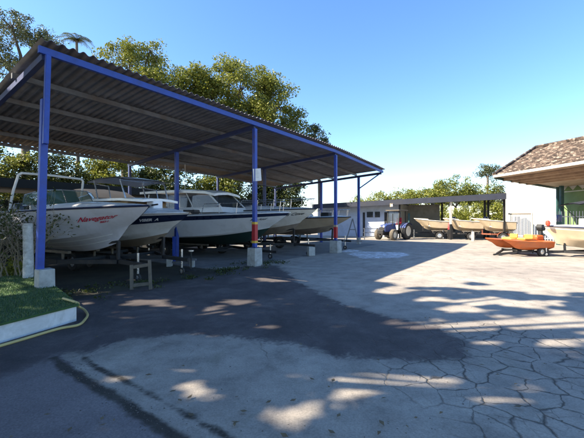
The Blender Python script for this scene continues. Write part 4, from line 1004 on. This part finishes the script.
MB().bar(Cn + Vector((0, 0, -.06)), Fn + Vector((0, 0, -.06)), .1, .2).build('eave_beam', M['teal'], pv, True)
ex = (Fn - Cn).normalized()
for k in (1.2, 2.4, 3.6, 4.8): MB().bar(Cn + ex * k + Vector((0, 0, -.13)), Nn + ex * k + Vector((0, 0, -.13)), .12, .16).build('soffit_beam', M['soffit'], pv, True)
for px, d in ((557.5, 23.9), (561.5, 23.0)):
    q = P(px, 200, d); MB().bar((q.x, q.y, 0), (q.x, q.y, 3.9), .2 if px > 560 else .13).build('post', M['teal'], pv, True)
q = Nn.lerp(Kn, .25); MB().bar((q.x, q.y, 0), (q.x, q.y, 3.9), .2).build('post', M['teal'], pv, True)
q = Kn.lerp(Cn, .1); MB().bar((q.x, q.y, 0), (q.x, q.y, 3.9), .2).build('post', M['teal'], pv, True)
# white house behind
WA = Vector((18.6, 29, 0)); WD = Vector((.70, -.714, 0)); WN = Vector((.714, .70, 0))
wh = thing('white_house', 'bright white rendered house wall behind the slatted gate', 'house', tuple(WA + WD * 2))
WB = WA + WD * 3.75
MB().prism([WA, WB, WB + WN * 5, WA + WN * 5], (0, 0, 4.6)).build('wall', M['bright_wall'], wh, True)
o_ = [WA - WD * .2 - WN * .0, WB + WD * .2, WB + WD * .2 + WN * 5.2, WA - WD * .2 + WN * 5.2]
MB().prism([p + Vector((0, 0, 4.6)) for p in o_], (0, 0, .12)).build('roof', M['gutter'], wh, True)
a = WA + WD * .35 - WN * .03
MB().prism([a + Vector((0, 0, 3.95)), a + WD * .9 + Vector((0, 0, 3.95)), a + WD * .9 + WN * .025 + Vector((0, 0, 3.95)), a + WN * .025 + Vector((0, 0, 3.95))], (0, 0, .42)).build('window', M['shed_wall'], wh, True)
# green house right
gh = thing('green_house', 'green painted wall with a white trussed frieze behind the pavilion post', 'house', (21, 23, 0))
ga, gb = P(562.5, 200, 24.6), P(640, 200, 19.5); ga.z = gb.z = 0
gd = (gb - ga).normalized(); gn = Vector((-gd.y, gd.x, 0)); gn = gn if gn.y > 0 else -gn
MB().prism([ga, gb, gb + gn * 1.2, ga + gn * 1.2], (0, 0, 3.55)).build('wall', M['green_wall'], gh, True)
MB().prism([p + Vector((0, 0, 3.55)) for p in (ga, gb, gb + gn * 1.2, ga + gn * 1.2)], (0, 0, .5)).build('frieze', M['bright_wall'], gh, True)
b = MB(); L_ = (gb - ga).length
for k in range(7):
    x = L_ * (k + .15) / 7; p0 = ga + gd * x - gn * .01
    b.prism([p0 + Vector((0, 0, 3.62)), p0 + gd * .75 + Vector((0, 0, 3.62)), p0 + gd * .38 + Vector((0, 0, 3.98))], -gn * .03)
b.build('frieze_triangle', M['green_wall'], gh, True)
# slatted gate and railing fence
gt = thing('slatted_gate', 'white vertical-slat gate with a brown top bar before the white house', 'gate', tuple(P(520, 219, 24.2).xy) + (0,))
pa, pb = P(509, 219, 24.4), P(532, 219, 23.2); pa.z = pb.z = 0; dd = pb - pa
b = MB()
for k in range(17):
    q = pa.lerp(pb, (k + .5) / 17); b.bar((q.x, q.y, .12), (q.x, q.y, 1.92), .07, .03, dd)
b.build('slats', M['bluish'], gt, True)
MB().bar(pa + Vector((0, 0, 1.96)), pb + Vector((0, 0, 1.96)), .07, .09).build('top_bar', M['wood'], gt, True); MB().bar(pa + dd * 0 + Vector((0, .05, .4)), pb + Vector((0, .05, .4)), .05, .07).build('lower_bar', M['bright_wall'], gt, True)
for q in (pa, pb): MB().bar(q, q + Vector((0, 0, 2.05)), .09).build('gate_post', M['bright_wall'], gt, True)
fe = thing('railing_fence', 'pale vertical-bar railing running right from the slatted gate', 'fence', tuple(P(560, 219, 21.5).xy) + (0,))
pa, pb = P(533.5, 219, 23.0), P(640, 219, 18.6); pa.z = pb.z = 0; dd = pb - pa; b = MB(); nbar = int(dd.length / .15)
for k in range(nbar):
    q = pa.lerp(pb, (k + .5) / nbar); b.bar((q.x, q.y, .1), (q.x, q.y, 2.1), .035, .035, dd)
b.build('bars', M['bluish'], fe, True)
for z in (.3, 1.75): MB().bar(pa + Vector((0, .0, z)), pb + Vector((0, .0, z)), .05, .05).build('rail', M['bluish'], fe, True)

# ------------------------------------------------------------------ orange pedal boat on its trailer
q = Vector(((517 - 292) / F * 14.7, 14.7, 0)); hd = Vector((-.98, -.20, 0)).normalized(); rz = math.atan2(hd.y, hd.x)
pbt = thing('pedal_boat', 'bright orange twin-hulled pedal boat with yellow seats on a low trailer', 'pedal boat', tuple(q), rz)
for sd in (1, -1):
    f = hullfn(2.35, .58, .28, .62, .72, .6, .3); b = MB()
    for s2 in (1, -1): b.grid([[f(t, r_, s2) + Vector((1.2, sd * .48, 0)) for r_ in (0, .17, .35, .5, .7, .85, 1)] for t in TS], s2 > 0)
    b.grid([[f(t, 1, 1) + Vector((1.2, sd * .48, .0)), Vector((f(t, 1, 1).x + 1.2, sd * .48, f(t, 1, 1).z + .05)), f(t, 1, -1) + Vector((1.2, sd * .48, 0))] for t in TS])
    b.poly([f(0, r_, 1) + Vector((1.2, sd * .48, 0)) for r_ in (1, .7, .35, 0)] + [f(0, r_, -1) + Vector((1.2, sd * .48, 0)) for r_ in (.35, .7, 1)])
    b.build('hull', M['orange'], pbt, False, True, 0, 35)
MB().box((-.35, 0, .66), (1.3, .9, .10)).build('deck', M['orange'], pbt, False, False, .04)
for sd in (1, -1):
    MB().box((.0, sd * .38, .75), (.42, .42, .08)).box((-.22, sd * .38, .84), (.09, .40, .20)).build('seat', M['yellow_seat'], pbt, False, False, .035)
MB().box((.42, 0, .73), (.3, .5, .08)).build('footwell', M['yellow_seat'], pbt, False, False, .03); MB().box((-.75, .1, .80), (.40, .7, .20)).build('rear_locker', M['orange'], pbt, False, False, .06)
ptr = thing('small_trailer', 'low dark trailer carrying the orange pedal boat', 'trailer', tuple(q), rz)
b = MB()
for sd in (1, -1): b.bar((-1.3, sd * .5, .20), (.3, sd * .45, .20), .06, .08).bar((.3, sd * .45, .20), (1.0, .05 * sd, .08), .06, .08)
for x in (-1.1, -.3, .3): b.bar((x, -.5, .25), (x, .5, .25), .06, .05)
b.bar((.9, 0, .09), (1.25, .05, .06), .06); b.build('frame', M['dark'], ptr)
for sd in (1, -1): wheel(ptr, (-.6, sd * .62, .2), (0, sd, 0), .2, .12)
q2 = P(540, 228, 15.2); ob = thing('outboard_motor', 'dark outboard motor on a timber stand behind the orange pedal boat', 'outboard', (q2.x + .25, q2.y + .3, 0), .5)
MB().prism([(-.10, -.13, 1.05), (.16, -.13, 1.05), (.20, -.13, 1.16), (.15, -.13, 1.33), (-.12, -.13, 1.36), (-.17, -.13, 1.2)], (0, .26, 0)).build('cowl', M['dark'], ob, False, False, .04)
MB().box((0, 0, .80), (.16, .12, .5)).box((-.04, 0, .45), (.24, .06, .3)).build('leg', M['dark'], ob)
st_ = MB()
for x in (-.28, .28): st_.bar((x, -.2, 0), (x * .6, .0, .85), .05).bar((x, .2, 0), (x * .6, .0, .85), .05)
st_.bar((-.3, 0, .85), (.3, 0, .85), .12, .06).build('stand', M['wood'], ob)
# white speedboat at the right edge
hw = Vector((-.95, .30, 0)).normalized(); q = Vector(((544 - 292) / F * 14.3, 14.3, 0))
wbt, fw = make_boat('white speedboat with red seats and dark canopy on a trailer at the right edge', None, tuple(q), hw, 5.2, 2.1, .34, 1.17, 1.32, .45, [('hull', 'tanhull', 0, .80), ('topside', 'white2', .80, .93), ('rub_band', 'navy', .93, 1)], .62, 'navy', 'white', 'speedboat')
windscreen(wbt, -1.7, -2.4, .7, 1.28, .26, .25, 'glass_clear', 'chrome')
for x in (-1.35, -2.2, -2.9, -3.6):
    for sd in (1, -1): MB().box((x, sd * .42, 1.24), (.42, .5, .14)).box((x - .2, sd * .42, 1.42), (.1, .5, .42)).build('seat', M['redseat'] if x < -1.5 else M['white'], wbt, False, False, .04)
rows = [[Vector((x, y, z + .08 * (1 - y * y))) for y in (-.95, -.5, 0, .5, .95)] for x, z in ((-.85, 2.18), (-1.6, 2.32), (-2.6, 2.34), (-3.6, 2.22))]
cn = MB().grid(rows).grid([[p - Vector((0, 0, .03)) for p in r_] for r_ in rows], True).build('bimini_canopy', M['canvas'], wbt, False, True)
b = MB()
for sd in (1, -1):
    for xa, xb in ((-2.0, -1.0), (-2.1, -2.2), (-2.1, -3.4)): b.tube([(xa, .92 * sd, 1.2), (xb, .92 * sd, 2.2)], .014, 6)
b.build('canopy_frame', M['dark'], cn, False, True)
MB().lathe([(.02, .12), (.07, .09), (.09, 0), (.07, -.09), (.02, -.12)], (-.05, .25, 1.42), (0, 0, 1), 14).build('fender_buoy', M['redseat'], wbt, False, True)
wtr = make_trailer('steel trailer with silver jack wheel under the white speedboat', tuple(q - hw * .6), hw, 4.2, 1.7, .36, None, 'dark')
q3 = P(559, 216, 20.5); bd = thing('blue_drum', 'small blue barrel on a stand beside the dark teal post', 'barrel', (q3.x, q3.y, 0))
MB().lathe([(.01, .42), (.12, .41), (.14, .36), (.135, .2), (.14, .06), (.12, 0)], (0, 0, 1.45), (0, 0, 1), 18).build('shell', M['tractor_blue'], bd, False, True); MB().box((0, 0, .725), (.2, .2, 1.44)).build('stand', M['teal'], bd)
